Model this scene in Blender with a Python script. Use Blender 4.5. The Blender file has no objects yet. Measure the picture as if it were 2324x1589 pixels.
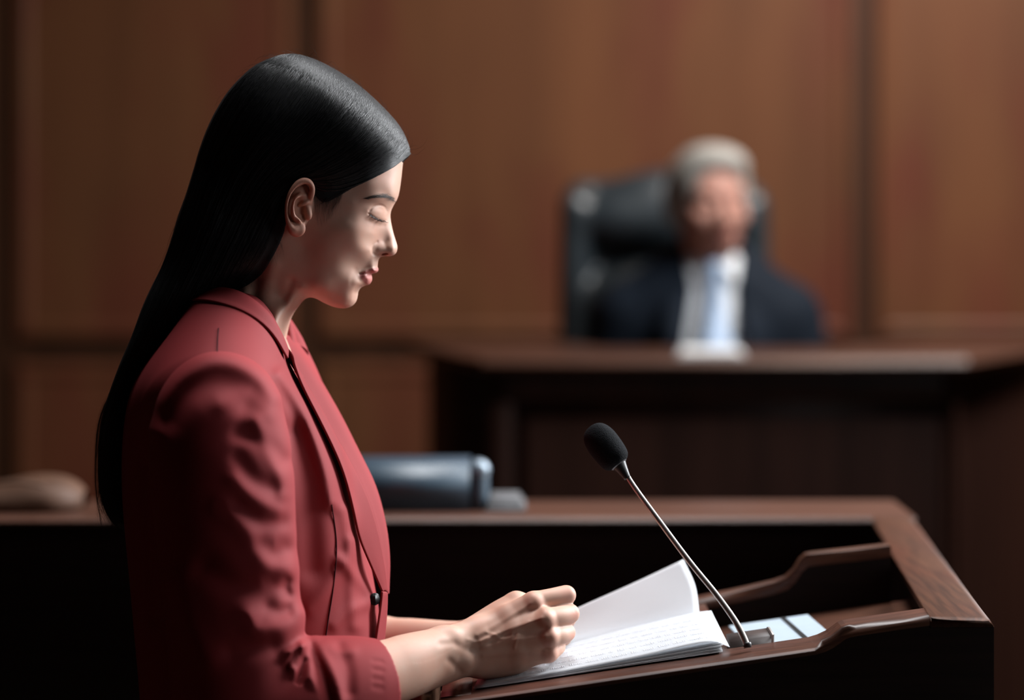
import bpy, bmesh, math, random
import numpy as np
from mathutils import Vector, Matrix

random.seed(7)
RNG = np.random.default_rng(7)
SC = bpy.context.scene
COL = SC.collection
PI = math.pi

# ------------------------------------------------------------------ camera
F_PX = 5435.0                     # focal length in pixels of the 2324 x 1589 frame
CX, HZ = 1162.0, 480.0            # principal column, horizon row
CAM_Y, CAM_Z = -2.5, 1.55
cam_data = bpy.data.cameras.new('camera')
cam = bpy.data.objects.new('camera', cam_data)
COL.objects.link(cam)
cam.location = (0, CAM_Y, CAM_Z)
cam.rotation_euler = (PI / 2, 0, 0)
cam_data.sensor_width = 36.0
cam_data.lens = 36.0 * F_PX / 2324.0
cam_data.shift_y = -(794.5 - HZ) / 2324.0
cam_data.clip_start = 0.05
cam_data.dof.use_dof = True
cam_data.dof.focus_distance = 2.44
cam_data.dof.aperture_fstop = 1.75
SC.camera = cam

# ------------------------------------------------------------------ world, lights, exposure
world = bpy.data.worlds.new('world')
SC.world = world
world.use_nodes = True
world.node_tree.nodes['Background'].inputs[0].default_value = (0.75, 0.85, 1.0, 1)
world.node_tree.nodes['Background'].inputs[1].default_value = 0.006


def area(name, loc, target, size, size_y, power, color, spread=180):
    d = bpy.data.lights.new(name, 'AREA')
    d.shape = 'RECTANGLE'
    d.size, d.size_y = size, size_y
    d.energy = power
    d.color = color
    d.spread = math.radians(spread)
    o = bpy.data.objects.new(name, d)
    COL.objects.link(o)
    o.location = loc
    o.rotation_euler = (Vector(target) - Vector(loc)).to_track_quat('-Z', 'Y').to_euler()
    return o


area('window_light', (1.9, 1.0, 2.35), (-0.1, 0.0, 1.3), 0.85, 1.9, 64, (0.94, 0.97, 1.0), 100)
area('side_fill_light', (2.0, -0.95, 1.75), (-0.1, 0.0, 1.35), 0.9, 1.3, 3.6, (0.95, 0.97, 1.0), 120)  # added fill for her neck and cheek; no window stands there
area('ceiling_light', (0.25, 0.55, 3.8), (-0.15, 0.0, 1.2), 0.9, 0.9, 14, (0.97, 0.98, 1.0), 70)
area('bench_light', (1.7, 1.4, 3.6), (0.55, 2.6, 1.4), 0.8, 0.8, 42, (0.96, 0.98, 1.0), 110)
area('wall_light', (1.6, 2.3, 3.7), (1.4, 3.75, 1.5), 1.6, 0.5, 47, (1.0, 0.84, 0.7), 150)

vs = SC.view_settings
vs.view_transform = 'Standard'
vs.look = 'None'
vs.exposure = 0.0
vs.gamma = 1.0
vs.use_curve_mapping = False

# ------------------------------------------------------------------ pixel <-> world
def at(px, py, depth):
    """the world point seen at a pixel, at a depth from the camera"""
    return np.array([(px - CX) * depth / F_PX, CAM_Y + depth, CAM_Z - (py - HZ) * depth / F_PX])


def P(px, py, v=0.0):
    """the same, v metres nearer than the woman's middle plane"""
    return at(px, py, 2.5 - v)


def to_px(X, Y, Z):
    D = Y - CAM_Y
    return CX + X * F_PX / D, HZ - (Z - CAM_Z) * F_PX / D


# ------------------------------------------------------------------ objects
def tag(o, label, cat, group=None):
    o['label'] = label
    o['category'] = cat
    if group:
        o['group'] = group
    return o


def thing(name, label, cat, loc=(0, 0, 0), group=None):
    o = bpy.data.objects.new(name, None)
    COL.objects.link(o)
    o.location = loc
    o.empty_display_size = 0.05
    return tag(o, label, cat, group)


def link(o, parent=None):
    COL.objects.link(o)
    if parent is not None:
        o.parent = parent
        if parent.type == 'EMPTY':
            o.location = -parent.location
    return o


def np_mesh(name, verts, faces, material, parent=None, smooth=True):
    """verts n x 3; faces a list of k-gons or an m x 4 array"""
    me = bpy.data.meshes.new(name)
    verts = np.asarray(verts, dtype=np.float32)
    if isinstance(faces, np.ndarray):
        m, k = faces.shape
        me.vertices.add(len(verts))
        me.vertices.foreach_set('co', verts.ravel())
        me.loops.add(m * k)
        me.loops.foreach_set('vertex_index', faces.astype(np.int32).ravel())
        me.polygons.add(m)
        me.polygons.foreach_set('loop_start', np.arange(0, m * k, k, dtype=np.int32))
        me.polygons.foreach_set('loop_total', np.full(m, k, dtype=np.int32))
        me.update(calc_edges=True)
    else:
        me.from_pydata([tuple(map(float, v)) for v in verts], [], faces)
    me.validate()
    if smooth:
        me.polygons.foreach_set('use_smooth', np.ones(len(me.polygons), dtype=bool))
    if material is not None:
        me.materials.append(material)
    o = bpy.data.objects.new(name, me)
    return link(o, parent)


def bm_obj(name, bm, material, parent=None, smooth=False, bevel=0.0, seg=2):
    if bevel:
        bmesh.ops.bevel(bm, geom=[e for e in bm.edges if e.calc_face_angle(0) > 0.5], offset=bevel,
                        segments=seg, profile=0.6, affect='EDGES')
    bmesh.ops.recalc_face_normals(bm, faces=bm.faces)
    me = bpy.data.meshes.new(name)
    bm.to_mesh(me)
    bm.free()
    if smooth or bevel:
        me.polygons.foreach_set('use_smooth', np.ones(len(me.polygons), dtype=bool))
    me.materials.append(material)
    o = bpy.data.objects.new(name, me)
    link(o, parent)
    if bevel and not smooth:
        md = o.modifiers.new('weighted', 'WEIGHTED_NORMAL')
        md.keep_sharp = False
    return o


def bm_box(bm, lo, hi):
    x0, y0, z0 = lo
    x1, y1, z1 = hi
    v = [bm.verts.new(p) for p in ((x0, y0, z0), (x1, y0, z0), (x1, y1, z0), (x0, y1, z0),
                                   (x0, y0, z1), (x1, y0, z1), (x1, y1, z1), (x0, y1, z1))]
    for f in ((0, 3, 2, 1), (4, 5, 6, 7), (0, 1, 5, 4), (1, 2, 6, 5), (2, 3, 7, 6), (3, 0, 4, 7)):
        bm.faces.new([v[i] for i in f])
    return v


def bm_prism(bm, ring, offset):
    """a closed ring of 3-D points pushed along a vector"""
    a = [bm.verts.new(tuple(p)) for p in ring]
    b = [bm.verts.new(tuple(np.asarray(p) + np.asarray(offset))) for p in ring]
    bm.faces.new(a[::-1])
    bm.faces.new(b)
    n = len(ring)
    for i in range(n):
        bm.faces.new((a[i], a[(i + 1) % n], b[(i + 1) % n], b[i]))


def box(name, lo, hi, material, parent=None, bevel=0.004, seg=2):
    bm = bmesh.new()
    bm_box(bm, lo, hi)
    return bm_obj(name, bm, material, parent, bevel=bevel, seg=seg)


def prism(name, ring, offset, material, parent=None, bevel=0.004, seg=2):
    bm = bmesh.new()
    bm_prism(bm, ring, offset)
    return bm_obj(name, bm, material, parent, bevel=bevel, seg=seg)


def tube_arrays(path, radii, n=10, caps=True):
    path = np.asarray(path, float)
    radii = np.broadcast_to(np.asarray(radii, float), (len(path),))
    t = np.gradient(path, axis=0)
    t /= np.linalg.norm(t, axis=1)[:, None] + 1e-12
    ref = np.array([0.0, 1.0, 0.0])
    if abs(t[0] @ ref) > 0.9:
        ref = np.array([1.0, 0, 0])
    verts, faces = [], []
    u = np.cross(t[0], ref)
    u /= np.linalg.norm(u)
    for i in range(len(path)):
        u = u - t[i] * (u @ t[i])
        u /= np.linalg.norm(u)
        w = np.cross(t[i], u)
        for k in range(n):
            a = 2 * PI * k / n
            verts.append(path[i] + radii[i] * (math.cos(a) * u + math.sin(a) * w))
    for i in range(len(path) - 1):
        for k in range(n):
            faces.append((i * n + k, i * n + (k + 1) % n, (i + 1) * n + (k + 1) % n, (i + 1) * n + k))
    if caps:
        faces.append(tuple(range(n))[::-1])
        faces.append(tuple((len(path) - 1) * n + k for k in range(n)))
    return np.array(verts), faces


def tube(name, path, radii, material, parent=None, n=12):
    v, f = tube_arrays(path, radii, n)
    return np_mesh(name, v, f, material, parent)


def struct(o):
    o['kind'] = 'structure'
    return o


# ------------------------------------------------------------------ curves
def cr(points, per=8, closed=False):
    """Catmull-Rom through points (n x k)"""
    p = np.asarray(points, float)
    n = len(p)
    if closed:
        q = np.vstack([p[-1], p, p[0], p[1]])
        m = n
    else:
        q = np.vstack([2 * p[0] - p[1], p, 2 * p[-1] - p[-2]])
        m = n - 1
    out = []
    t = np.linspace(0, 1, per, endpoint=False)[:, None]
    for i in range(m):
        a, b, c, d = q[i], q[i + 1], q[i + 2], q[i + 3]
        out.append(0.5 * (2 * b + (c - a) * t + (2 * a - 5 * b + 4 * c - d) * t ** 2 + (3 * b - a - 3 * c + d) * t ** 3))
    if not closed:
        out.append(p[-1:])
    return np.vstack(out)


def resample(p, n):
    p = np.asarray(p, float)
    s = np.r_[0, np.cumsum(np.linalg.norm(np.diff(p[:, :3], axis=0), axis=1))]
    t = np.linspace(0, s[-1], n)
    return np.stack([np.interp(t, s, p[:, k]) for k in range(p.shape[1])], 1)


def sstep(a, b, x):
    t = np.clip((x - a) / (b - a), 0, 1)
    return t * t * (3 - 2 * t)


def dist_polyline(x, z, pts):
    """distance from points to an open polyline in 2-D"""
    pts = np.asarray(pts, float)
    best = np.full(np.broadcast(x, z).shape, 1e9)
    for (ax, az), (bx, bz) in zip(pts[:-1], pts[1:]):
        dx, dz = bx - ax, bz - az
        t = np.clip(((x - ax) * dx + (z - az) * dz) / (dx * dx + dz * dz + 1e-20), 0, 1)
        best = np.minimum(best, (x - ax - t * dx) ** 2 + (z - az - t * dz) ** 2)
    return np.sqrt(best)


def poly_sd(x, z, poly):
    """signed distance to a closed polygon, positive inside"""
    poly = np.asarray(poly, float)
    sh = np.broadcast(x, z).shape
    best = np.full(sh, 1e9)
    inside = np.zeros(sh, bool)
    n = len(poly)
    for i in range(n):
        ax, az = poly[i]
        bx, bz = poly[(i + 1) % n]
        dx, dz = bx - ax, bz - az
        t = np.clip(((x - ax) * dx + (z - az) * dz) / (dx * dx + dz * dz + 1e-20), 0, 1)
        best = np.minimum(best, (x - ax - t * dx) ** 2 + (z - az - t * dz) ** 2)
        if dz != 0:
            c = ((az > z) != (bz > z)) & (x < dx * (z - az) / dz + ax)
            inside ^= c
    d = np.sqrt(best)
    return np.where(inside, d, -d)


# ------------------------------------------------------------------ implicit surfaces
class Grid:
    def __init__(self, xs, ys, zs):
        self.xs, self.ys, self.zs = (np.asarray(a, np.float32) for a in (xs, ys, zs))
        self.F = np.full((len(xs), len(ys), len(zs)), 9.0, np.float32)

    @classmethod
    def box(cls, lo, hi, h):
        return cls(*[np.arange(a, b + h, h) for a, b in zip(lo, hi)])

    def sub(self, lo, hi):
        s = []
        for a, l, h in zip((self.xs, self.ys, self.zs), lo, hi):
            i0 = max(int(np.searchsorted(a, l)) - 1, 0)
            i1 = min(int(np.searchsorted(a, h)) + 1, len(a))
            s.append(slice(i0, max(i1, i0)))
        return tuple(s)

    def coords(self, s=(slice(None),) * 3):
        return (self.xs[s[0]][:, None, None], self.ys[s[1]][None, :, None], self.zs[s[2]][None, None, :])

    def add(self, fn, lo, hi, k=0.0, mode='union', amp=None):
        s = self.sub(np.asarray(lo), np.asarray(hi))
        if any(q.stop <= q.start for q in s):
            return
        x, y, z = self.coords(s)
        g = fn(x, y, z)
        f = self.F[s]
        if mode == 'union':
            self.F[s] = smin(f, g, k)
        elif mode == 'cut':
            self.F[s] = -smin(-f, g, k)
        elif mode == 'plus':
            self.F[s] = f + g

    def cone(self, a, b, ra, rb, k=0.0, mode='union', pad=0.03):
        a, b = np.asarray(a, float), np.asarray(b, float)
        r = max(ra, rb) + pad
        self.add(lambda x, y, z: sd_cone(x, y, z, a, b, ra, rb), np.minimum(a, b) - r, np.maximum(a, b) + r, k, mode)

    def chain(self, pts, radii, k=0.0, kin=0.004, mode='union', pad=0.03, fine=0, soft=0.0005):
        if fine:
            q = cr(np.c_[np.array([np.asarray(p, float) for p in pts]), np.asarray(radii, float)], fine)
            pts, radii = q[:, :3], q[:, 3]
        pts = [np.asarray(p, float) for p in pts]
        lo = np.min(pts, axis=0) - max(radii) - pad
        hi = np.max(pts, axis=0) + max(radii) + pad

        def fn(x, y, z):
            f, S = None, 0.0
            for i in range(len(pts) - 1):
                g = sd_cone(x, y, z, pts[i], pts[i + 1], radii[i], radii[i + 1])
                if fine:                       # soft minimum over many short pieces: no ribs at their joints
                    S = S + np.exp(np.clip(-g / soft, -80, 80))
                    f = g if f is None else np.minimum(f, g)
                else:
                    f = g if f is None else smin(f, g, kin)
            if fine:
                f = np.where(f < 30 * soft, np.where(f > -30 * soft, -soft * np.log(S + 1e-37), f), f)
            return f
        self.add(fn, lo, hi, k, mode)

    def ball(self, c, r, k=0.0, mode='union', rot=None, pad=0.03):
        c = np.asarray(c, float)
        r = np.broadcast_to(np.asarray(r, float), (3,))
        R = max(r) + pad
        self.add(lambda x, y, z: sd_ell(x, y, z, c, r, rot), c - R, c + R, k, mode)

    def mesh(self, name, material, parent=None, smooth_it=1):
        v, f = surface_nets(self.F, self.xs, self.ys, self.zs)
        v = relax(v, f, smooth_it)
        return np_mesh(name, v, f, material, parent)


def smin(a, b, k):
    if k <= 0:
        return np.minimum(a, b)
    h = np.maximum(k - np.abs(a - b), 0) / k
    return np.minimum(a, b) - h * h * k * 0.25


def smax(a, b, k):
    return -smin(-a, -b, k)


def sd_cone(x, y, z, a, b, ra, rb):
    a = np.asarray(a, float)
    d = np.asarray(b, float) - a
    l2 = d @ d + 1e-12
    px, py, pz = x - a[0], y - a[1], z - a[2]
    t = np.clip((px * d[0] + py * d[1] + pz * d[2]) / l2, 0, 1)
    return np.sqrt((px - t * d[0]) ** 2 + (py - t * d[1]) ** 2 + (pz - t * d[2]) ** 2) - (ra + (rb - ra) * t)


def sd_ell(x, y, z, c, r, rot=None):
    px, py, pz = x - c[0], y - c[1], z - c[2]
    if rot is not None:                      # rows of rot are the ellipsoid's own axes
        px, py, pz = [rot[i][0] * px + rot[i][1] * py + rot[i][2] * pz for i in range(3)]
    k0 = np.sqrt((px / r[0]) ** 2 + (py / r[1]) ** 2 + (pz / r[2]) ** 2)
    k1 = np.sqrt((px / r[0] ** 2) ** 2 + (py / r[1] ** 2) ** 2 + (pz / r[2] ** 2) ** 2) + 1e-9
    return k0 * (k0 - 1.0) / k1


def sd_rbox(x, y, z, c, h, r, rot=None):
    px, py, pz = x - c[0], y - c[1], z - c[2]
    if rot is not None:
        px, py, pz = [rot[i][0] * px + rot[i][1] * py + rot[i][2] * pz for i in range(3)]
    qx, qy, qz = np.abs(px) - h[0] + r, np.abs(py) - h[1] + r, np.abs(pz) - h[2] + r
    return (np.sqrt(np.maximum(qx, 0) ** 2 + np.maximum(qy, 0) ** 2 + np.maximum(qz, 0) ** 2)
            + np.minimum(np.maximum(qx, np.maximum(qy, qz)), 0) - r)


def frame(ax, up):
    """orthonormal rows: first along ax, third near up"""
    a = np.asarray(ax, float)
    a = a / np.linalg.norm(a)
    u = np.asarray(up, float)
    b = np.cross(u, a)
    b /= np.linalg.norm(b)
    return np.array([a, b, np.cross(a, b)])


def surface_nets(Fv, xs, ys, zs):
    neg = Fv < 0
    nx, ny, nz = Fv.shape
    cnt = np.zeros((nx - 1, ny - 1, nz - 1), np.int8)
    for i in (0, 1):
        for j in (0, 1):
            for k in (0, 1):
                cnt += neg[i:nx - 1 + i, j:ny - 1 + j, k:nz - 1 + k]
    act = (cnt > 0) & (cnt < 8)
    ci, cj, ck = np.nonzero(act)
    ids = np.full(act.shape, -1, np.int32)
    ids[ci, cj, ck] = np.arange(len(ci))
    acc = np.zeros((len(ci), 3))
    num = np.zeros(len(ci))
    corners = [(i, j, k) for i in (0, 1) for j in (0, 1) for k in (0, 1)]
    for a in corners:
        for ax in range(3):
            if a[ax] == 1:
                continue
            b = list(a)
            b[ax] = 1
            fa = Fv[ci + a[0], cj + a[1], ck + a[2]]
            fb = Fv[ci + b[0], cj + b[1], ck + b[2]]
            m = (fa < 0) != (fb < 0)
            t = np.where(m, fa / np.where(m, fa - fb, 1), 0)
            pt = np.array(a, float)[None, :].repeat(len(ci), 0)
            pt[:, ax] += t
            acc[m] += pt[m]
            num[m] += 1
    acc /= num[:, None]
    gi = acc + np.stack([ci, cj, ck], 1)
    verts = np.stack([np.interp(gi[:, 0], np.arange(nx), xs), np.interp(gi[:, 1], np.arange(ny), ys),
                      np.interp(gi[:, 2], np.arange(nz), zs)], 1)
    faces = []
    for ax in range(3):
        o1, o2 = (ax + 1) % 3, (ax + 2) % 3
        sl0 = [slice(None)] * 3
        sl1 = [slice(None)] * 3
        sl0[ax] = slice(0, -1)
        sl1[ax] = slice(1, None)
        for o in (o1, o2):
            sl0[o] = slice(1, -1)
            sl1[o] = slice(1, -1)
        a, b = neg[tuple(sl0)], neg[tuple(sl1)]
        e = np.argwhere(a != b)
        if not len(e):
            continue
        flip = a[e[:, 0], e[:, 1], e[:, 2]]
        base = e.copy()
        base[:, o1] += 1
        base[:, o2] += 1

        def cid(d1, d2):
            q = base.copy()
            q[:, o1] -= d1
            q[:, o2] -= d2
            return ids[q[:, 0], q[:, 1], q[:, 2]]
        quad = np.stack([cid(1, 1), cid(0, 1), cid(0, 0), cid(1, 0)], 1)
        quad[~flip] = quad[~flip][:, ::-1]
        faces.append(quad)
    return verts, np.vstack(faces)


def relax(v, f, it, lam=0.5):
    if it <= 0:
        return v
    e = np.vstack([f[:, [0, 1]], f[:, [1, 2]], f[:, [2, 3]], f[:, [3, 0]]])
    e = np.vstack([e, e[:, ::-1]])
    n = len(v)
    deg = np.bincount(e[:, 0], minlength=n)[:, None]
    for _ in range(it):
        for l in (lam, -lam * 1.02):
            s = np.stack([np.bincount(e[:, 0], weights=v[e[:, 1], c], minlength=n) for c in range(3)], 1)
            v = v + l * (s / np.maximum(deg, 1) - v)
    return v


def blur2(a, sig):
    r = int(3 * sig) + 1
    k = np.exp(-0.5 * (np.arange(-r, r + 1) / sig) ** 2)
    k /= k.sum()
    for ax in (0, 1):
        p = np.pad(a, [(r, r) if i == ax else (0, 0) for i in (0, 1)], mode='edge')
        a = sum(k[i] * np.take(p, np.arange(i, i + a.shape[ax]), axis=ax) for i in range(2 * r + 1))
    return a


def bilin(M, x0, z0, h, x, z):
    fx = np.clip((x - x0) / h, 0, M.shape[0] - 1.001)
    fz = np.clip((z - z0) / h, 0, M.shape[1] - 1.001)
    i, j = fx.astype(int), fz.astype(int)
    u, w = fx - i, fz - j
    return (M[i, j] * (1 - u) * (1 - w) + M[i + 1, j] * u * (1 - w) + M[i, j + 1] * (1 - u) * w + M[i + 1, j + 1] * u * w)


# ------------------------------------------------------------------ materials
def new_mat(name):
    m = bpy.data.materials.new(name)
    m.use_nodes = True
    nt = m.node_tree
    return m, nt, nt.nodes['Principled BSDF']


def plain(name, color, rough=0.5, spec=0.5, metal=0.0, noise=0.0, scale=40.0, bump=0.0, bscale=300.0, sheen=0.0, coat=0.0):
    m, nt, b = new_mat(name)
    b.inputs['Base Color'].default_value = (*color, 1)
    b.inputs['Roughness'].default_value = rough
    b.inputs['Specular IOR Level'].default_value = spec
    b.inputs['Metallic'].default_value = metal
    b.inputs['Sheen Weight'].default_value = sheen
    b.inputs['Sheen Roughness'].default_value = 0.4
    b.inputs['Coat Weight'].default_value = coat
    tc = nt.nodes.new('ShaderNodeTexCoord')
    if noise:
        n = nt.nodes.new('ShaderNodeTexNoise')
        n.inputs['Scale'].default_value = scale
        n.inputs['Detail'].default_value = 4
        nt.links.new(tc.outputs['Object'], n.inputs['Vector'])
        r = nt.nodes.new('ShaderNodeValToRGB')
        r.color_ramp.elements[0].position = 0.3
        r.color_ramp.elements[1].position = 0.7
        r.color_ramp.elements[0].color = (*[c * (1 - noise) for c in color], 1)
        r.color_ramp.elements[1].color = (*[min(c * (1 + noise), 1) for c in color], 1)
        nt.links.new(n.outputs['Fac'], r.inputs['Fac'])
        nt.links.new(r.outputs['Color'], b.inputs['Base Color'])
    if bump:
        n = nt.nodes.new('ShaderNodeTexNoise')
        n.inputs['Scale'].default_value = bscale
        n.inputs['Detail'].default_value = 3
        nt.links.new(tc.outputs['Object'], n.inputs['Vector'])
        bp = nt.nodes.new('ShaderNodeBump')
        bp.inputs['Strength'].default_value = bump
        bp.inputs['Distance'].default_value = 0.001
        nt.links.new(n.outputs['Fac'], bp.inputs['Height'])
        nt.links.new(bp.outputs['Normal'], b.inputs['Normal'])
    return m


def wood(name, dark, light, red=None, axis='X', grain=26.0, blotch=2.2, rough=0.38, spec=0.5, bump=0.15, g_low=0.62):
    """stained timber: broad blotches, a reddish patchwork and a fine grain drawn out along one axis"""
    m, nt, b = new_mat(name)
    N, L = nt.nodes.new, nt.links.new
    tc = N('ShaderNodeTexCoord')

    def noise(scale3, s, det):
        mp = N('ShaderNodeMapping')
        mp.inputs['Scale'].default_value = scale3
        L(tc.outputs['Object'], mp.inputs['Vector'])
        n = N('ShaderNodeTexNoise')
        n.inputs['Scale'].default_value = s
        n.inputs['Detail'].default_value = det
        n.inputs['Roughness'].default_value = 0.55
        L(mp.outputs['Vector'], n.inputs['Vector'])
        return n
    st = {'X': (0.06, 1, 1), 'Y': (1, 0.06, 1), 'Z': (1, 1, 0.06)}[axis]
    st2 = {'X': (0.35, 1, 1), 'Y': (1, 0.35, 1), 'Z': (1, 1, 0.35)}[axis]
    g = noise(st, grain, 6)
    bl = noise(st2, blotch, 2)
    r1 = N('ShaderNodeValToRGB')
    r1.color_ramp.elements[0].position, r1.color_ramp.elements[1].position = 0.32, 0.68
    r1.color_ramp.elements[0].color, r1.color_ramp.elements[1].color = (*dark, 1), (*light, 1)
    L(bl.outputs['Fac'], r1.inputs['Fac'])
    col = r1.outputs['Color']
    if red is not None:
        n3 = noise(st2, blotch * 1.7, 2)
        r3 = N('ShaderNodeValToRGB')
        r3.color_ramp.elements[0].position, r3.color_ramp.elements[1].position = 0.45, 0.65
        L(n3.outputs['Fac'], r3.inputs['Fac'])
        mx = N('ShaderNodeMix')
        mx.data_type = 'RGBA'
        L(r3.outputs['Color'], mx.inputs['Factor'])
        L(col, mx.inputs['A'])
        mx.inputs['B'].default_value = (*red, 1)
        col = mx.outputs['Result']
    r2 = N('ShaderNodeValToRGB')
    r2.color_ramp.elements[0].position, r2.color_ramp.elements[1].position = 0.35, 0.62
    r2.color_ramp.elements[0].color, r2.color_ramp.elements[1].color = (g_low, g_low * 0.98, g_low * 0.96, 1), (1, 1, 1, 1)
    L(g.outputs['Fac'], r2.inputs['Fac'])
    mg = N('ShaderNodeMix')
    mg.data_type = 'RGBA'
    mg.blend_type = 'MULTIPLY'
    mg.inputs['Factor'].default_value = 1.0
    L(col, mg.inputs['A'])
    L(r2.outputs['Color'], mg.inputs['B'])
    L(mg.outputs['Result'], b.inputs['Base Color'])
    b.inputs['Roughness'].default_value = rough
    b.inputs['Specular IOR Level'].default_value = spec
    bp = N('ShaderNodeBump')
    bp.inputs['Strength'].default_value = bump
    bp.inputs['Distance'].default_value = 0.0008
    L(g.outputs['Fac'], bp.inputs['Height'])
    L(bp.outputs['Normal'], b.inputs['Normal'])
    return m


M_WALL = wood('wall_panelling', (0.118, 0.046, 0.02), (0.168, 0.064, 0.026), (0.13, 0.036, 0.019), axis='Z', grain=9, blotch=2.4, rough=0.5, spec=0.25, bump=0.05, g_low=0.86)
M_STILE = wood('wall_stile', (0.045, 0.017, 0.008), (0.065, 0.025, 0.011), axis='Z', grain=18, rough=0.5, spec=0.25)
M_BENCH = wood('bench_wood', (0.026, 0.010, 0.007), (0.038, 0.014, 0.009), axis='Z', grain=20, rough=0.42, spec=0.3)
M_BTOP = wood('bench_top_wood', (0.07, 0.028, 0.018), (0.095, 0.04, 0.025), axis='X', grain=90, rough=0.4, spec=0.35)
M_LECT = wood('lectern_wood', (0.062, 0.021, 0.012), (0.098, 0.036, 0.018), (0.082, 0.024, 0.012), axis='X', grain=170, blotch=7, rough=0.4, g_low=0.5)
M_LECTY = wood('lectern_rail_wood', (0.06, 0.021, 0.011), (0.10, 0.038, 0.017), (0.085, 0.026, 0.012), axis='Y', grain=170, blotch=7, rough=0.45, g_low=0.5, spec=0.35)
M_LSHADE = wood('lectern_shaded_wood', (0.009, 0.004, 0.003), (0.014, 0.006, 0.004), axis='X', grain=120, rough=0.6, spec=0.15)  # lectern wood darkened to near black, with the panels' shade in the colour
M_FLOOR = wood('floor_wood', (0.06, 0.026, 0.013), (0.09, 0.04, 0.02), axis='X', grain=16, rough=0.5)
M_PLASTER = plain('ceiling_plaster', (0.3, 0.26, 0.22), 0.9, 0.1, noise=0.05)

# ------------------------------------------------------------------ the room
WALL_Y = 3.75                                   # the panelled wall behind the bench
XL, XR, YF, CEIL = -3.2, 4.2, -4.0, 4.2
struct(box('floor', (XL, YF, -0.1), (XR, WALL_Y + 0.2, 0.0), M_FLOOR, bevel=0))
struct(box('ceiling', (XL, YF, CEIL), (XR, WALL_Y + 0.2, CEIL + 0.1), M_PLASTER, bevel=0))
struct(box('wall_back', (XL, WALL_Y, 0.0), (XR, WALL_Y + 0.15, CEIL), M_STILE, bevel=0))
struct(box('wall_left', (XL - 0.15, YF, 0.0), (XL, WALL_Y + 0.15, CEIL), M_STILE, bevel=0))
struct(box('wall_right', (XR, YF, 0.0), (XR + 0.15, WALL_Y + 0.15, CEIL), M_STILE, bevel=0))

WD = WALL_Y - CAM_Y                             # depth of the wall face
wx = lambda px: (px - CX) * WD / F_PX
wz = lambda py: CAM_Z - (py - HZ) * WD / F_PX


def raised_panel(x0, x1, z0, z1, k):
    """a fielded wall panel: a bevelled field standing proud of the stiles inside a thin moulding"""
    bm = bmesh.new()
    m, t, w = 0.03, 0.028, 0.045
    y = WALL_Y
    rings = []
    for inset, dy in ((0, 0.0), (0.006, -0.016), (0.03, -0.018), (0.04, -0.012), (0.1, -0.012)):
        rings.append([bm.verts.new(p) for p in ((x0 + inset, y + dy, z0 + inset), (x1 - inset, y + dy, z0 + inset),
                                                (x1 - inset, y + dy, z1 - inset), (x0 + inset, y + dy, z1 - inset))])
    for a, b in zip(rings[:-1], rings[1:]):
        for i in range(4):
            bm.faces.new((a[i], a[(i + 1) % 4], b[(i + 1) % 4], b[i]))
    bm.faces.new(rings[-1])
    return struct(bm_obj('trim_%d' % k, bm, M_WALL))


n = 0
for a, b in ((-900, -28), (38, 662), (722, 1932), (1986, 2700), (2760, 3600)):
    for z0, z1 in ((wz(768), 3.3), (0.22, wz(826))):
        n += 1
        raised_panel(wx(a), wx(b), z0, z1, n)
struct(box('baseboard_back', (XL, WALL_Y - 0.02, 0), (XR, WALL_Y, 0.16), M_STILE))
struct(box('trim_%d' % (n + 1), (XL, WALL_Y - 0.05, 3.42), (XR, WALL_Y, 3.6), M_STILE, bevel=0.015))

# ------------------------------------------------------------------ the judge's bench
BD = 4.62                                       # depth of the bench's front edge
bx = lambda px, d=BD: (px - CX) * d / F_PX
BTOP = CAM_Z - (812 - HZ) * BD / F_PX           # height of the bench top
bench = thing('judge_bench', 'long dark wooden judge bench with canted ends in front of the seated man', 'bench',
              (bx(1640), BD + CAM_Y + 0.3, 0))
y0, y1 = BD + CAM_Y, BD + CAM_Y + 0.34
xa, xb = bx(1093), bx(2196)
out = 0.34                                      # how far the canted ends run outward
over = 0.045
ring = [(xa, y0), (xb, y0), (xb + out, y0 + 0.62), (xb + out - 0.3, y0 + 0.62), (xb - 0.25, y1), (xa + 0.25, y1), (xa - out * 0.5 + 0.3, y0 + 0.62), (xa - out * 0.5, y0 + 0.62)]
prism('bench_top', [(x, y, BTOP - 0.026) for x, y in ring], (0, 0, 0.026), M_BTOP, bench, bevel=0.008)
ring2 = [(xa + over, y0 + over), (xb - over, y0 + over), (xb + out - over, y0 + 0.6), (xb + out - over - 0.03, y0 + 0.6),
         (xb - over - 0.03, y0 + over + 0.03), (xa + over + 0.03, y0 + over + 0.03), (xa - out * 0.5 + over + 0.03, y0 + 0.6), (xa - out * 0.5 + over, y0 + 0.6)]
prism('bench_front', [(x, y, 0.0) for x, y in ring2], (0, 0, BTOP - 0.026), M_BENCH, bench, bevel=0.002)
# moulding under the top and the frame of stiles and rails round the recessed panels
yf = y0 + over
for (sx0, sx1) in ((bx(1108), bx(1165)), (bx(2168), bx(2198) - over * 0.3)):
    box('stile', (sx0, yf - 0.022, 0.14), (sx1, yf, BTOP - 0.09), M_BENCH, bench, bevel=0.004)
box('top_rail', (xa + over, yf - 0.022, BTOP - 0.085), (xb - over, yf, BTOP - 0.027), M_BENCH, bench, bevel=0.004)
box('plinth', (xa + over, yf - 0.03, 0.0), (xb - over, yf, 0.14), M_BENCH, bench, bevel=0.005)
bm = bmesh.new()
bm_box(bm, (bx(1195), yf - 0.012, 0.2), (bx(2140), yf, BTOP - 0.12))
bm_obj('field_panel', bm, M_BENCH, bench, bevel=0.006)

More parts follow.
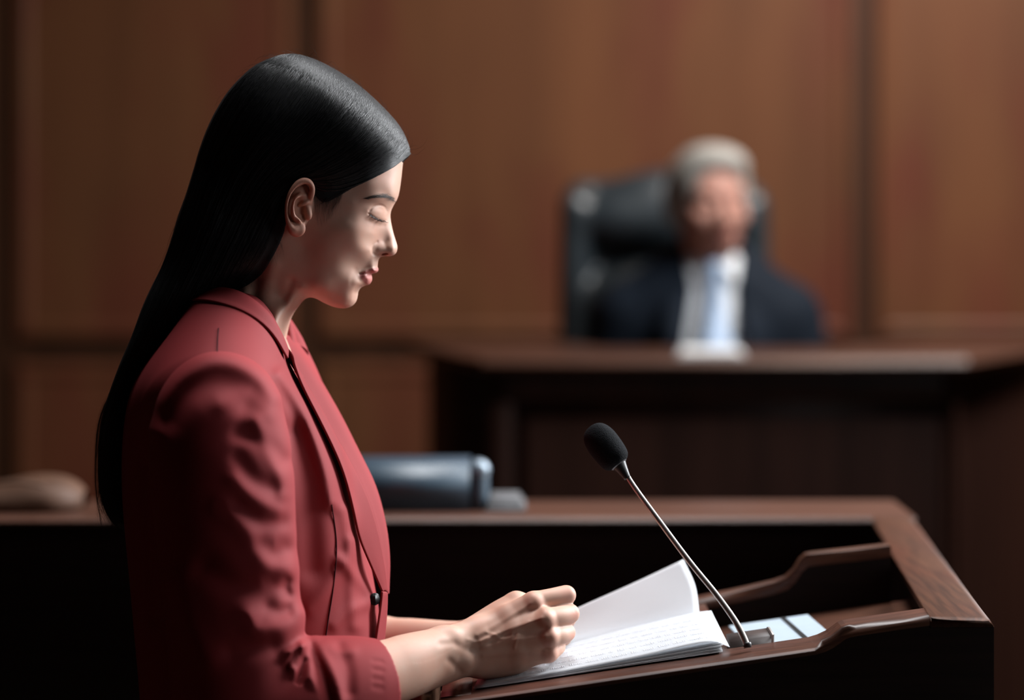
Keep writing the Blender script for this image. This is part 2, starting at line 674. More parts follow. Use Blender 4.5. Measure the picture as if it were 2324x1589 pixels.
# a low rail with a sloping end beside the bench
rail = thing('bench_step', 'low brown wooden platform in front of the judge bench', 'platform', (1.2, 1.75, 0))
box('tread', (-0.6, 1.45, 0.13), (3.2, y0 + 0.01, 0.17), M_FLOOR, rail)
box('riser', (-0.58, 1.47, 0.0), (3.18, y0 + 0.01, 0.13), M_STILE, rail)

# sheet of paper on the bench top
pm = plain('white_paper', (0.86, 0.87, 0.88), 0.75, 0.2)
pl = thing('document', 'white papers lying on the judge bench right in front of the light tie', 'paper', (bx(1612), y0 + 0.12, BTOP))
for i in range(4):
    bm = bmesh.new()
    d0 = 0.004 * i
    bm_prism(bm, [(bx(1540) + d0, y0 + 0.022, BTOP + 0.0006 + 0.0022 * i), (bx(1694) - d0, y0 + 0.026, BTOP + 0.0006 + 0.0022 * i),
                  (bx(1690) + 0.01, y0 + 0.20, BTOP + 0.0006 + 0.0022 * i), (bx(1545) + 0.012, y0 + 0.20, BTOP + 0.0006 + 0.0022 * i)], (0, 0, 0.0018))
    bm_obj('sheet', bm, pm, pl)

# ------------------------------------------------------------------ the lectern the woman stands at
SL = 0.1463                                     # its top rises away from her
DK = lambda x: 1.0607 + SL * (x + 0.0711)       # height of the sloping reading plane
NEAR = 2.385                                    # depth of the near side panel's outer face
lect = thing('lectern', 'dark wooden lectern with sloping top and stepped side panels under the papers', 'lectern', (0.2, 0.2, 0))


def side_profile(d, pxs):
    """outline of a stepped side panel at a depth: bottom, then the sloping top with its ogee step"""
    pts = [at(px, py, d) for px, py in pxs]
    return pts


lx0 = at(996, 1580, NEAR)[0]
rx1 = at(2256, 1400, NEAR)[0]
top = [(lx0, DK(lx0)), (at(1850, 0, NEAR)[0], DK(at(1850, 0, NEAR)[0]))]
for px, py in ((1872, 1464), (1891, 1455), (1907, 1444), (1919, 1435), (1930, 1431), (1945, 1428), (2040, 1414), (2126, 1402)):
    q = at(px, py, NEAR)
    top.append((q[0], q[2]))
zr = at(2240, 1400, NEAR)[2]                    # height of the level right rail
thick = 0.06


def side_panel(name, y, th, x0, x1, mat_, top_, end=None, parent=lect):
    ring = [(x0, y, 0.02)] + [(x, y, z) for x, z in top_ if x0 - 1e-6 <= x <= x1] + ([(x1, y, end)] if end else []) + [(x1, y, 0.02)]
    return prism(name, ring, (0, th, 0), mat_, parent, bevel=0.003, seg=3)


yn = NEAR + CAM_Y
# the near panel: a board with its shade painted near-black, and a timber cap following its top edge
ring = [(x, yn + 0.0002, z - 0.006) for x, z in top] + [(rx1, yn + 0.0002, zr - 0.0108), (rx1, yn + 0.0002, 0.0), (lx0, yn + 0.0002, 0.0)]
prism('near_side_panel', ring, (0, thick - 0.01, 0), M_LSHADE, lect, bevel=0.002)
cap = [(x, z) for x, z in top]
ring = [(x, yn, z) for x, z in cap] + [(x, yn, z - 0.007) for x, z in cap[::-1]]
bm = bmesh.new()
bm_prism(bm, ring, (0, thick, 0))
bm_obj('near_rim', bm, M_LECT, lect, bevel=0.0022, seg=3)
# right rail: level cap running back to the long counter, its near end rounded over
rn0, rn1 = at(2112, 1389, NEAR)[0], rx1
FAR = 3.10
rf0, rf1 = at(1945, 0, 3.30)[0], at(2040, 0, 3.30)[0]
yfar = 3.16 + CAM_Y
bm = bmesh.new()
prof = [(rn0, 0), (rn1 - 0.012, 0), (rn1 - 0.0045, -0.003), (rn1, -0.010), (rn1, -0.0105), (rn0, -0.0105)]
a = [bm.verts.new((x, yn - 0.0005, zr + z)) for x, z in prof]
k = (rf1 - rf0) / (rn1 - rn0)
b = [bm.verts.new((rf0 + (x - rn0) * k, yfar - 0.0008, zr + z)) for x, z in prof]
bm.faces.new(a[::-1]); bm.faces.new(b)
for i in range(len(prof)):
    j = (i + 1) % len(prof)
    bm.faces.new((a[i], a[j], b[j], b[i]))
bm_obj('right_rail', bm, M_LECTY, lect, bevel=0.0012)
prism('right_side_panel', [(rn0 + 0.012, yn + 0.05, 0), (rn1 - 0.006, yn + 0.05, 0), (rf1 - 0.006, yfar - 0.001, 0), (rf0 + 0.012, yfar - 0.001, 0)], (0, 0, zr - 0.0108), M_LSHADE, lect)
# the reading board under the papers, then a sunk tray to its right
xb1 = at(1640, 0, 2.5)[0]
yd = 2.73 + CAM_Y                               # the divider
lx1 = at(1000, 0, NEAR)[0]
y_a, y_b = yn + thick, yd
prism('reading_board', [(lx1, y_a, DK(lx1)), (xb1, y_a, DK(xb1)), (xb1, y_a, DK(xb1) - 0.06), (lx1, y_a, DK(lx1) - 0.06)], (0, y_b - y_a, 0), M_LECT, lect, bevel=0.003)
prism('end_block', [(lx1 - 0.0005, y_a - 0.04, DK(lx1) + 0.0012), (lx1 + 0.030, y_a - 0.04, DK(lx1 + 0.030) + 0.0008), (lx1 + 0.030, y_a - 0.04, DK(lx1) - 0.05), (lx1 - 0.0005, y_a - 0.04, DK(lx1) - 0.05)], (0, 0.2, 0), M_LECT, lect, bevel=0.0025)
xt1 = rn0 + 0.045
prism('tray', [(xb1, y_a, DK(xb1) - 0.03), (xt1, y_a, DK(xt1) - 0.03), (xt1, y_a, DK(xt1) - 0.05), (xb1, y_a, DK(xb1) - 0.05)], (0, y_b - y_a, 0), M_LECT, lect, bevel=0)
# the divider repeats the stepped profile further back
DD = 2.73
div = [at(px, py, DD) for px, py in ((1010, 1478), (1590, 1362), (1700, 1339), (1760, 1325), (1788, 1315), (1806, 1298), (1820, 1275), (1833, 1263), (1850, 1260), (1935, 1251), (2022, 1241))]
ring = [(p[0], yd, p[2]) for p in div] + [(div[-1][0], yd, 0.9), (div[0][0], yd, 0.9)]
prism('divider_panel', [(x, y + 0.003, z - 0.012) for x, y, z in ring[:-2]] + [ring[-2], ring[-1]], (0, 0.022, 0), M_LSHADE, lect, bevel=0.002)
ring = [(p[0], yd, p[2]) for p in div] + [(p[0], yd, p[2] - 0.012) for p in div[::-1]]
bm = bmesh.new()
bm_prism(bm, ring, (0, 0.03, 0))
bm_obj('divider_cap', bm, M_LECT, lect, bevel=0.002)
prism('left_end_panel', [(lx1, yn + 0.05, 0.0), (lx1 + 0.025, yn + 0.05, 0.0), (lx1 + 0.025, yd, 0.0), (lx1, yd, 0.0)], (0, 0, DK(lx1) - 0.06), M_LSHADE, lect, bevel=0.002)
M_POST_LIT = wood('post_lit_wood', (0.16, 0.07, 0.04), (0.2, 0.09, 0.05), axis='Z', grain=120)  # lightened wood: paints in the light this shaded board does not receive
xs0 = at(940, 0, 2.6)[0]
box('footboard', (xs0, 0.05, 0.0), (xs0 + 0.02, 0.30, 1.034), M_POST_LIT, lect, bevel=0.003)

# ------------------------------------------------------------------ the long counter behind
cnt = thing('counter', 'long dark wooden counter running behind the woman and the lectern', 'counter', (-0.4, 0.75, 0))
cx0, cx1 = -2.6, rf1
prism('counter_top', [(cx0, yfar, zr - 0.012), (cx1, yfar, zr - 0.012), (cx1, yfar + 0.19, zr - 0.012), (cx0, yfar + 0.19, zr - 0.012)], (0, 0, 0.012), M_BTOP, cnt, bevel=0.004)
box('counter_front', (cx0 + 0.01, yfar + 0.03, 0.0), (cx1 - 0.02, yfar + 0.06, zr - 0.012), M_LSHADE, cnt)
box('counter_end', (cx1 - 0.05, yfar + 0.06, 0.0), (cx1 - 0.02, yfar + 0.17, zr - 0.012), M_LSHADE, cnt)
for k in range(3):
    box('counter_rail', (cx0 + 0.1 + k * 1.02, yfar + 0.014, 0.15), (cx0 + 0.18 + k * 1.02, yfar + 0.03, zr - 0.06), M_LSHADE, cnt)

# ------------------------------------------------------------------ things on the counter
slate = plain('slate_vinyl', (0.035, 0.06, 0.085), 0.36, 0.6, noise=0.1, bump=0.1)
bin_ = thing('document_box', 'slate blue box with a rounded end on the counter in front of the woman', 'box', (at(1000, 0, 3.3)[0], yfar + 0.17, zr))
x0, x1 = at(770, 0, 3.3)[0], at(1068, 0, 3.3)[0]
box('case', (x0, yfar + 0.06, zr), (x1, yfar + 0.165, zr + 0.064), slate, bin_, bevel=0.008, seg=3)
path = [(x1 + 0.012, yfar + 0.08, zr + z) for z in (0.0, 0.02, 0.045, 0.056)]
tube('end_post', path, [0.014, 0.014, 0.014, 0.012], slate, bin_)
bm = bmesh.new()
bmesh.ops.create_uvsphere(bm, u_segments=20, v_segments=12, radius=0.0155, matrix=Matrix.Translation((x1 + 0.012, yfar + 0.08, zr + 0.054)))
bm_obj('highlight_ball', bm, plain('pale_slate_highlight', (0.2, 0.25, 0.3), 0.3, 0.7, metal=0.4), bin_, smooth=True)  # added pale ball, stands in for a blurred highlight on the box's corner
gp = thing('pad', 'flat grey pad lying next to the slate blue box', 'pad', (at(1150, 0, 3.3)[0], yfar + 0.2, zr))
for i in range(3):
    box('pad_layer', (at(1106, 0, 3.3)[0] + 0.003 * i, yfar + 0.06 + 0.004 * i, zr + 0.0055 * i), (at(1192, 0, 3.3)[0] - 0.004 * i, yfar + 0.16 - 0.004 * i, zr + 0.0055 * (i + 1)),
        plain('grey_pad', (0.11, 0.11, 0.115), 0.6, 0.4), gp, bevel=0.0015)
tan = plain('tan_leather', (0.085, 0.04, 0.023), 0.6, 0.3, noise=0.15, scale=25, bump=0.2)
lb = thing('leather_pouch', 'soft tan leather pouch on the counter at the woman\'s back', 'pouch', (at(60, 0, 3.28)[0], yfar + 0.1, zr))
g = Grid.box((at(-190, 0, 3.28)[0], yfar + 0.01, zr - 0.004), (at(200, 0, 3.28)[0], yfar + 0.26, zr + 0.06), 0.004)
for (px, h, r) in ((-120, 0.0, 0.022), (-30, 0.004, 0.026), (50, 0.008, 0.031), (118, 0.012, 0.034)):
    g.ball((at(px, 0, 3.28)[0], yfar + 0.1, zr + h), (0.052, 0.06, r), 0.02)
g.F = np.maximum(g.F, (zr + 0.0006 - g.zs)[None, None, :])
g.mesh('pouch_body', tan, lb, 2)
tube('flap_cord', cr([at(-40, 1100, 3.15), at(40, 1092, 3.15), at(100, 1100, 3.16)], 6) * [1, 1, 1] + [0, 0.0, -0.002], 0.002, tan, lb)

# ------------------------------------------------------------------ closed notebook in the tray
tr = lambda x: DK(x) - 0.03
nb = thing('notebook', 'pale blue grey notebook with a black band in the lectern tray', 'notebook', (at(1770, 0, 2.55)[0], 2.57 + CAM_Y, tr(at(1770, 0, 2.55)[0])))
cover = plain('blue_grey_cover', (0.36, 0.43, 0.49), 0.5, 0.4, noise=0.04)
band = plain('black_elastic', (0.008, 0.008, 0.009), 0.6, 0.3)


def slab(name, x0, x1, ya, yb, h0, h1, m, parent, skew=0.0, bevel=0.001):
    ring = [(x0, ya, tr(x0) + h0), (x1, ya, tr(x1) + h0), (x1 + skew, yb, tr(x1) + h0), (x0 + skew, yb, tr(x0) + h0)]
    return prism(name, ring, (0, 0, h1 - h0), m, parent, bevel=bevel)


nx0, nx1 = at(1690, 0, 2.6)[0], at(1872, 0, 2.6)[0]
nya, nyb = 2.50 + CAM_Y, 2.655 + CAM_Y
slab('back_cover', nx0, nx1, nya, nyb, 0.0005, 0.0025, cover, nb, -0.012)
slab('page_block', nx0 + 0.002, nx1 - 0.002, nya + 0.002, nyb - 0.002, 0.0025, 0.0105, plain('page_edges', (0.7, 0.7, 0.68), 0.8, 0.2), nb, -0.012)
slab('front_cover', nx0, nx1, nya, nyb, 0.0105, 0.0125, cover, nb, -0.012)
slab('elastic_band', nx1 - 0.030, nx1 - 0.025, nya - 0.001, nyb + 0.001, 0.0005, 0.0132, band, nb, -0.012, bevel=0)

# ------------------------------------------------------------------ gooseneck microphone
mb = at(1696, 1466, 2.415)
mic = thing('microphone', 'black gooseneck microphone with foam head rising from the lectern', 'microphone', tuple(mb))
metal = plain('brushed_steel', (0.42, 0.385, 0.36), 0.42, 0.5, metal=0.85)
blackp = plain('black_plastic', (0.012, 0.012, 0.013), 0.45, 0.5)
foam = plain('black_foam', (0.006, 0.0065, 0.008), 0.95, 0.12, noise=0.3, scale=400, bump=1.0, bscale=900)
dep = lambda py: 2.415 + 0.05 * (1466 - py) / 400.0
neck = [(1696, 1470), (1690, 1452), (1677, 1425), (1660, 1397), (1622, 1345), (1565, 1275), (1500, 1188), (1440, 1106), (1413, 1062)]
npath = cr([at(px, py, dep(py)) for px, py in neck], 10)
tube('gooseneck', npath, np.linspace(0.0034, 0.0026, len(npath)), metal, mic, 14)
tube('neck_sleeve', cr([at(px, py, dep(py)) for px, py in ((1424, 1086), (1412, 1066), (1403, 1052))], 6), np.linspace(0.0036, 0.0085, 13), blackp, mic, 14)
a, b = at(1400, 1048, dep(1048)), at(1352, 985, dep(985))
ax = (b - a) / np.linalg.norm(b - a)
prof = [(-0.004, 0.0), (-0.004, 0.0085), (-0.001, 0.0135), (0.004, 0.0158), (0.012, 0.0168), (0.022, 0.0172), (0.030, 0.0166), (0.037, 0.0145), (0.042, 0.011), (0.0448, 0.006), (0.0458, 0.0)]
ps = cr(prof, 4)
tube('windscreen', [a + ax * s for s in ps[:, 0] + np.linspace(0, 1e-5, len(ps))], np.maximum(ps[:, 1], 1e-4), foam, mic, 28)
tube('ferrule', [a - ax * 0.0045, a - ax * 0.003, a - ax * 0.001], [0.0088, 0.0102, 0.0104], plain('grey_ring', (0.12, 0.12, 0.125), 0.4, 0.5, metal=0.5), mic, 24)
# its base box in the tray
x0, x1 = at(1655, 0, 2.46)[0], at(1748, 0, 2.46)[0]
slab('base_box', x0, x1, yn + thick + 0.004, yn + thick + 0.05, 0.0006, 0.036, plain('brown_base', (0.03, 0.019, 0.016), 0.6, 0.3), mic)
slab('base_trim', x1, x1 + 0.003, yn + thick + 0.004, yn + thick + 0.05, 0.0006, 0.037, metal, mic)
tube('socket', [mb + [0, 0, -0.001], mb + [0, 0, 0.002], mb + [0, 0, 0.004]], [0.0042, 0.0042, 0.0036], blackp, mic, 18)

# ------------------------------------------------------------------ the papers
paper = plain('paper', (0.86, 0.87, 0.89), 0.7, 0.15, noise=0.005, scale=60)
_nt = paper.node_tree
_b = _nt.nodes['Principled BSDF']
_t = _nt.nodes.new('ShaderNodeBsdfTranslucent')
_t.inputs['Color'].default_value = (0.88, 0.9, 0.92, 1)
_m = _nt.nodes.new('ShaderNodeMixShader')
_m.inputs[0].default_value = 0.62
_nt.links.new(_b.outputs[0], _m.inputs[1])
_nt.links.new(_t.outputs[0], _m.inputs[2])
_nt.links.new(_m.outputs[0], _nt.nodes['Material Output'].inputs['Surface'])
ink = plain('grey_ink', (0.6, 0.61, 0.66), 0.9, 0.1)
edgeb = plain('black_board', (0.01, 0.01, 0.011), 0.6, 0.3)
pap = thing('paper_stack', 'open stack of white printed papers under the woman\'s hands', 'papers', (0.08, 0.0, DK(0.08)))


def sheet_grid(e_near, e_far, n=24, m=12, sag=None):
    """a sheet between two edge curves; sag(u, w) lifts it"""
    A, B = resample(cr(e_near, 8), n), resample(cr(e_far, 8), n)
    V = np.zeros((n, m, 3))
    for j in range(m):
        w = j / (m - 1)
        V[:, j] = A * (1 - w) + B * w
        if sag is not None:
            V[:, j, 2] += sag(np.linspace(0, 1, n), w)
    idx = np.arange(n * m).reshape(n, m)
    f = np.stack([idx[:-1, :-1], idx[1:, :-1], idx[1:, 1:], idx[:-1, 1:]], -1).reshape(-1, 4)
    return V.reshape(-1, 3), f


def sheet(name, e_near, e_far, m_, parent, th=0.0004, sag=None, n=24, m=12):
    v, f = sheet_grid(e_near, e_far, n, m, sag)
    o = np_mesh(name, v, f, m_, parent)
    s = o.modifiers.new('thickness', 'SOLIDIFY')
    s.thickness = th
    s.offset = 0
    return o


def dk(px, d, h):
    """a point on the reading plane at a pixel column and depth, h above it"""
    x = at(px, 0, d)[0]
    return np.array([x, d + CAM_Y, DK(x) + h])


D0, D1 = 2.428, 2.57
xl0, xr0 = 1078, 1650
bm = bmesh.new()
bm_prism(bm, [dk(xl0, D0, 0.0004), dk(xr0 - 18, D0, 0.0004), dk(xr0 - 60, D1, 0.0004), dk(xl0 + 26, D1, 0.0004)], (0, 0, 0.0010))
bm_obj('backing_board', bm, edgeb, pap)
for i in range(9):
    f_ = (i + 1) / 10.0
    j = RNG.uniform(-1, 1, 6)
    near = [dk(xl0 + 2 * j[0] - 1, D0 + 0.001 * j[1] - 0.001 - 0.006 * (1 - f_), 0.0013 * f_ + 0.0014), dk(1200, D0 - 0.001 - 0.006 * (1 - f_) + 0.001 * j[1], 0.0024 * f_ + 0.0014), dk(1430, D0 - 0.006 * (1 - f_) + 0.001 * j[1], 0.0065 * f_ + 0.0014), dk(xr0 - 12 + 4 * j[2], D0 - 0.005 * (1 - f_) + 0.001 * j[3], 0.010 * f_ + 0.0014)]
    far = [dk(xl0 + 28 + 2 * j[4], D1 + 0.001 * j[5], 0.0020 * f_ + 0.0014), dk(1240, D1, 0.0046 * f_ + 0.0014), dk(1430, D1, 0.012 * f_ + 0.001), dk(xr0 - 45 + 4 * j[2], D1 + 0.001 * j[3], 0.017 * f_ + 0.001)]
    sheet('sheet', near, far, paper, pap, 0.0005)
# the top sheet curls up along its far right corner
near = [dk(xl0 + 10, D0 - 0.003, 0.0031), dk(1200, D0 - 0.003, 0.0042), dk(1430, D0 - 0.002, 0.0085), dk(1600, D0, 0.0135), dk(1656, D0 + 0.002, 0.0045)]
far = [dk(xl0 + 34, D1, 0.0038), dk(1240, D1, 0.0066), dk(1430, D1 - 0.004, 0.016), dk(1570, D1 - 0.010, 0.021), dk(1614, D1 - 0.012, 0.021)]
arch = lambda u, w: 0.0004 * np.sin(np.pi * w) * np.sin(np.pi * np.clip(u * 1.2, 0, 1))
sheet('top_sheet', near, far, paper, pap, 0.0004, n=40, m=20, sag=arch)
TOPN, TOPF = resample(cr(near, 8), 60), resample(cr(far, 8), 60)
# print on it: short grey word marks in rows
bm = bmesh.new()
for row in range(5):
    w0 = 0.12 + 0.155 * row
    u, left = 0.05, random.randint(3, 8)
    while u < 0.92:
        if left == 0:
            u += random.uniform(0.010, 0.018)
            left = random.randint(3, 8)
        du, hh = random.uniform(0.0022, 0.0055), random.choice((0.03, 0.03, 0.045, 0.06))
        q = []
        for uu, ww in ((u, w0), (u + du, w0), (u + du, w0 + hh), (u, w0 + hh)):
            i = uu * 59
            a0 = TOPN[int(i)] * (1 - i % 1) + TOPN[int(i) + 1] * (i % 1)
            b0 = TOPF[int(i)] * (1 - i % 1) + TOPF[int(i) + 1] * (i % 1)
            p = a0 * (1 - ww) + b0 * ww
            q.append(bm.verts.new((p[0], p[1], p[2] + 0.0006 + float(arch(np.array(uu), ww)))))
        bm.faces.new(q)
        u += du + random.uniform(0.0025, 0.005)
        left -= 1
bm_obj('printed_text', bm, ink, pap)
# the page she is turning stands up behind the stack
hin = [P(1150, 1494, -0.055), P(1320, 1456, -0.055), P(1480, 1422, -0.055), P(1588, 1398, -0.055)]
mid = [P(1160, 1468, -0.075), P(1310, 1420, -0.08), P(1470, 1360, -0.085), P(1578, 1330, -0.09)]
tip = [P(1170, 1448, -0.085), P(1310, 1380, -0.095), P(1440, 1322, -0.11), P(1551, 1270, -0.12)]
A, B, Cc = resample(cr(hin, 8), 30), resample(cr(mid, 8), 30), resample(cr(tip, 8), 30)
V = np.stack([A, 0.25 * A + 0.75 * B * 1.0, Cc], 1)
rows = np.stack([cr(np.stack([A[i], B[i], Cc[i]]), 8) for i in range(30)])
nn, mm = rows.shape[:2]
idx = np.arange(nn * mm).reshape(nn, mm)
o = np_mesh('turned_page', rows.reshape(-1, 3), np.stack([idx[:-1, :-1], idx[1:, :-1], idx[1:, 1:], idx[:-1, 1:]], -1).reshape(-1, 4), paper, pap)
s = o.modifiers.new('thickness', 'SOLIDIFY')
s.thickness = 0.0004

# ------------------------------------------------------------------ the woman: head and neck
S0 = 2.5 / F_PX                                  # metres per pixel in her middle plane


def xz(pts, v=0.0):
    """pixels -> (x, z) in metres for points v metres nearer than the middle plane (v scalar or third column)"""
    pts = np.asarray(pts, float)
    vv = pts[:, 2] if pts.shape[1] > 2 else v
    D = 2.5 - vv
    return np.stack([(pts[:, 0] - CX) * D / F_PX, CAM_Z - (pts[:, 1] - HZ) * D / F_PX], 1)


FACE = [(914.5, 365), (912.4, 388), (909.5, 413), (905.5, 438), (900.5, 453.5), (893.3, 466), (887.6, 478.5), (886, 491), (888, 506.5),
        (892.3, 526.3), (897.6, 544), (901.3, 556.5), (901.6, 566.6), (897.3, 576.2), (887.2, 581.4), (872.5, 581.9), (863.6, 584), (859, 590),
        (857, 600), (856.8, 606.5), (858.7, 611), (857.3, 616.4), (852, 619.8), (844.4, 621.8), (842.6, 624.5), (844.3, 630), (843.6, 638.3), (838.2, 645.6),
        (829.3, 648.3), (819.2, 653.4), (813.2, 662.2), (811.7, 672.3), (807.9, 684.9), (799.1, 694.5), (786.5, 699.3), (773.9, 699.8),
        (756.3, 696.2), (736.2, 687.6), (721.1, 679.2), (708.5, 675.4), (698, 676.5), (687.5, 683), (675.8, 696.5), (663.5, 713), (653.5, 733),
        (647, 757), (641.5, 780), (634, 815), (622, 870)]
SKULL = [(560, 890), (450, 870), (462, 800), (474, 740), (486, 690), (497, 640), (503, 590), (503, 545), (498, 500), (491, 450), (487, 400), (489, 345), (500, 290),
         (522, 245), (553, 205), (590, 178), (630, 160), (670, 154), (715, 160), (760, 179), (802, 206), (845, 243), (880, 280), (904, 318), (913, 345)]
HEAD_POLY = cr(xz(FACE + SKULL), 4, closed=True)
HB = 0.0006
HX0, HX1 = (430 - CX) * S0, (950 - CX) * S0
HZ0, HZ1 = CAM_Z - (900 - HZ) * S0, CAM_Z - (95 - HZ) * S0
HXS, HZS = np.arange(HX0, HX1, HB), np.arange(HZ0, HZ1, HB)
GX, GZ = HXS[:, None], HZS[None, :]


def torsion(mask, h, levels=(16, 8, 4, 2), iters=160):
    """solve laplace(u) = -1, u = 0 outside the mask: a smooth inflation of any outline"""
    u = None
    for st in levels:
        m = mask[::st, ::st]
        hh = h * st
        if u is None:
            w = np.zeros(m.shape)
        else:
            w = np.repeat(np.repeat(u, 2, 0), 2, 1)
            w = np.pad(w, [(0, max(0, m.shape[0] - w.shape[0])), (0, max(0, m.shape[1] - w.shape[1]))], mode='edge')[:m.shape[0], :m.shape[1]]
        w = w * m
        for _ in range(iters):
            q = np.pad(w, 1)
            w = 0.25 * (q[:-2, 1:-1] + q[2:, 1:-1] + q[1:-1, :-2] + q[1:-1, 2:] + hh * hh) * m
        u = w
    f = levels[-1]
    xi = np.arange(mask.shape[0]) / f
    zi = np.arange(mask.shape[1]) / f
    return bilin(u, 0, 0, 1.0, xi[:, None] + 0 * zi[None, :], zi[None, :] + 0 * xi[:, None])


def tps(pts, val, X, Z, reg=1e-4):
    """thin-plate spline through scattered values"""
    n = len(pts)
    U = lambda r2: np.where(r2 > 0, r2 * np.log(r2 + 1e-30), 0)
    sc = 0.1
    p = pts / sc
    K = U(((p[:, None] - p[None]) ** 2).sum(-1)) + reg * np.eye(n)
    Q = np.hstack([np.ones((n, 1)), p])
    A = np.block([[K, Q], [Q.T, np.zeros((3, 3))]])
    w = np.linalg.solve(A, np.r_[val, 0, 0, 0])
    out = w[n] + w[n + 1] * X / sc + w[n + 2] * Z / sc
    for i in range(n):
        out = out + w[i] * U((X / sc - p[i, 0]) ** 2 + (Z / sc - p[i, 1]) ** 2)
    return out


def inflate(poly, ctrl, reg=3e-3):
    """squared half-width map of a body whose outline is poly and whose half-widths are ctrl (x, z, w)"""
    d = poly_sd(GX, GZ, poly)
    u = torsion(d > 0, HB)
    ok = (d > 0.0035).astype(float)
    num, den = blur2(np.where(ok > 0, u / np.maximum(d, 1e-4), 0), 5), blur2(ok, 5)
    num2, den2 = blur2(num, 6), blur2(den, 6)
    rho = np.where(den > 0.02, num / np.maximum(den, 1e-9), num2 / np.maximum(den2, 1e-6))
    rho = np.where(den2 > 1e-4, rho, 0.01)
    w = sstep(0.002, 0.006, d)
    g = u * w + rho * np.where(d > 0, d, d) * (1 - w)
    c = np.asarray(ctrl, float)
    gc = bilin(g, HX0, HZ0, HB, c[:, 0], c[:, 1])
    ok = gc > 1e-6
    lk = tps(c[ok, :2], np.log(c[ok, 2] ** 2 / gc[ok]), GX, GZ, reg)
    return np.where(d > 0, g * np.exp(np.clip(lk, -4, 5)), g * np.exp(np.clip(lk, -2, 2))), d


CTRL = [(700, 300, 68), (600, 300, 71), (560, 390, 69), (640, 230, 62), (760, 260, 60), (820, 310, 57), (865, 350, 49), (900, 375, 27),
        (800, 425, 60), (840, 415, 55), (880, 400, 40), (760, 400, 66), (700, 420, 70), (620, 420, 72), (540, 480, 60),
        (880, 443, 37), (860, 446, 47), (897, 447, 20), (835, 450, 54), (800, 460, 61),
        (858, 484, 37), (842, 488, 45), (871, 490, 25.5), (880, 490, 13), (825, 480, 53),
        (884.5, 500, 6), (888, 530, 7), (879, 530, 11), (893, 553, 9.5), (882, 562, 14), (878, 545, 10.5), (868, 528, 17),
        (861, 566, 17.5), (851, 568, 19), (870, 574, 14),
        (845, 530, 36), (825, 515, 51), (800, 500, 59), (770, 495, 63.5), (740, 500, 66), (715, 520, 66),
        (840, 568, 31), (820, 570, 42), (790, 565, 54), (760, 570, 59.5), (720, 585, 59), (690, 560, 61),
        (846, 602, 19), (853, 603, 13), (820, 622, 26), (835, 624, 20), (836, 612, 21.5),
        (800, 620, 36.5), (780, 620, 45), (750, 625, 52), (710, 630, 55), (680, 640, 54),
        (833, 638, 17), (815, 645, 26), (800, 670, 22), (788, 683, 25), (770, 660, 38), (740, 660, 46), (715, 660, 47), (800, 648, 33), (765, 685, 27), (740, 680, 28), (712, 672, 28),
        (690, 690, 36), (665, 690, 46), (640, 680, 52), (600, 680, 55), (560, 680, 54), (520, 660, 42), (640, 740, 44), (600, 750, 54), (560, 740, 57), (630, 790, 40), (580, 820, 60), (520, 780, 50),
        (660, 640, 56), (630, 600, 62), (680, 480, 69.5), (640, 480, 72), (640, 550, 67), (560, 580, 56)]
c_ = np.asarray(CTRL, float)
c_m = np.c_[xz(np.c_[c_[:, :2], c_[:, 2] / 1000]), c_[:, 2] / 1000]
G2, HD = inflate(HEAD_POLY, c_m)


def bump(px, py, sx, sy, ang, amp, v=0.045):
    """a soft swelling (or hollow) of amp millimetres on the side of the face"""
    q = xz([(px, py)], v)[0]
    c, s = math.cos(math.radians(ang)), math.sin(math.radians(ang))
    dx, dz = GX - q[0], -(GZ - q[1])
    a, b = (c * dx + s * dz) / (sx * S0), (-s * dx + c * dz) / (sy * S0)
    return amp * 1e-3 * np.exp(-0.5 * (a * a + b * b))


def ridge(pts, w, amp, v=0.045):
    """a ridge or groove along a line, fading at its ends"""
    c = cr(xz(pts, v), 6)
    d = dist_polyline(GX, GZ, c)
    return amp * 1e-3 * np.exp(-0.5 * (d / (w * S0)) ** 2)


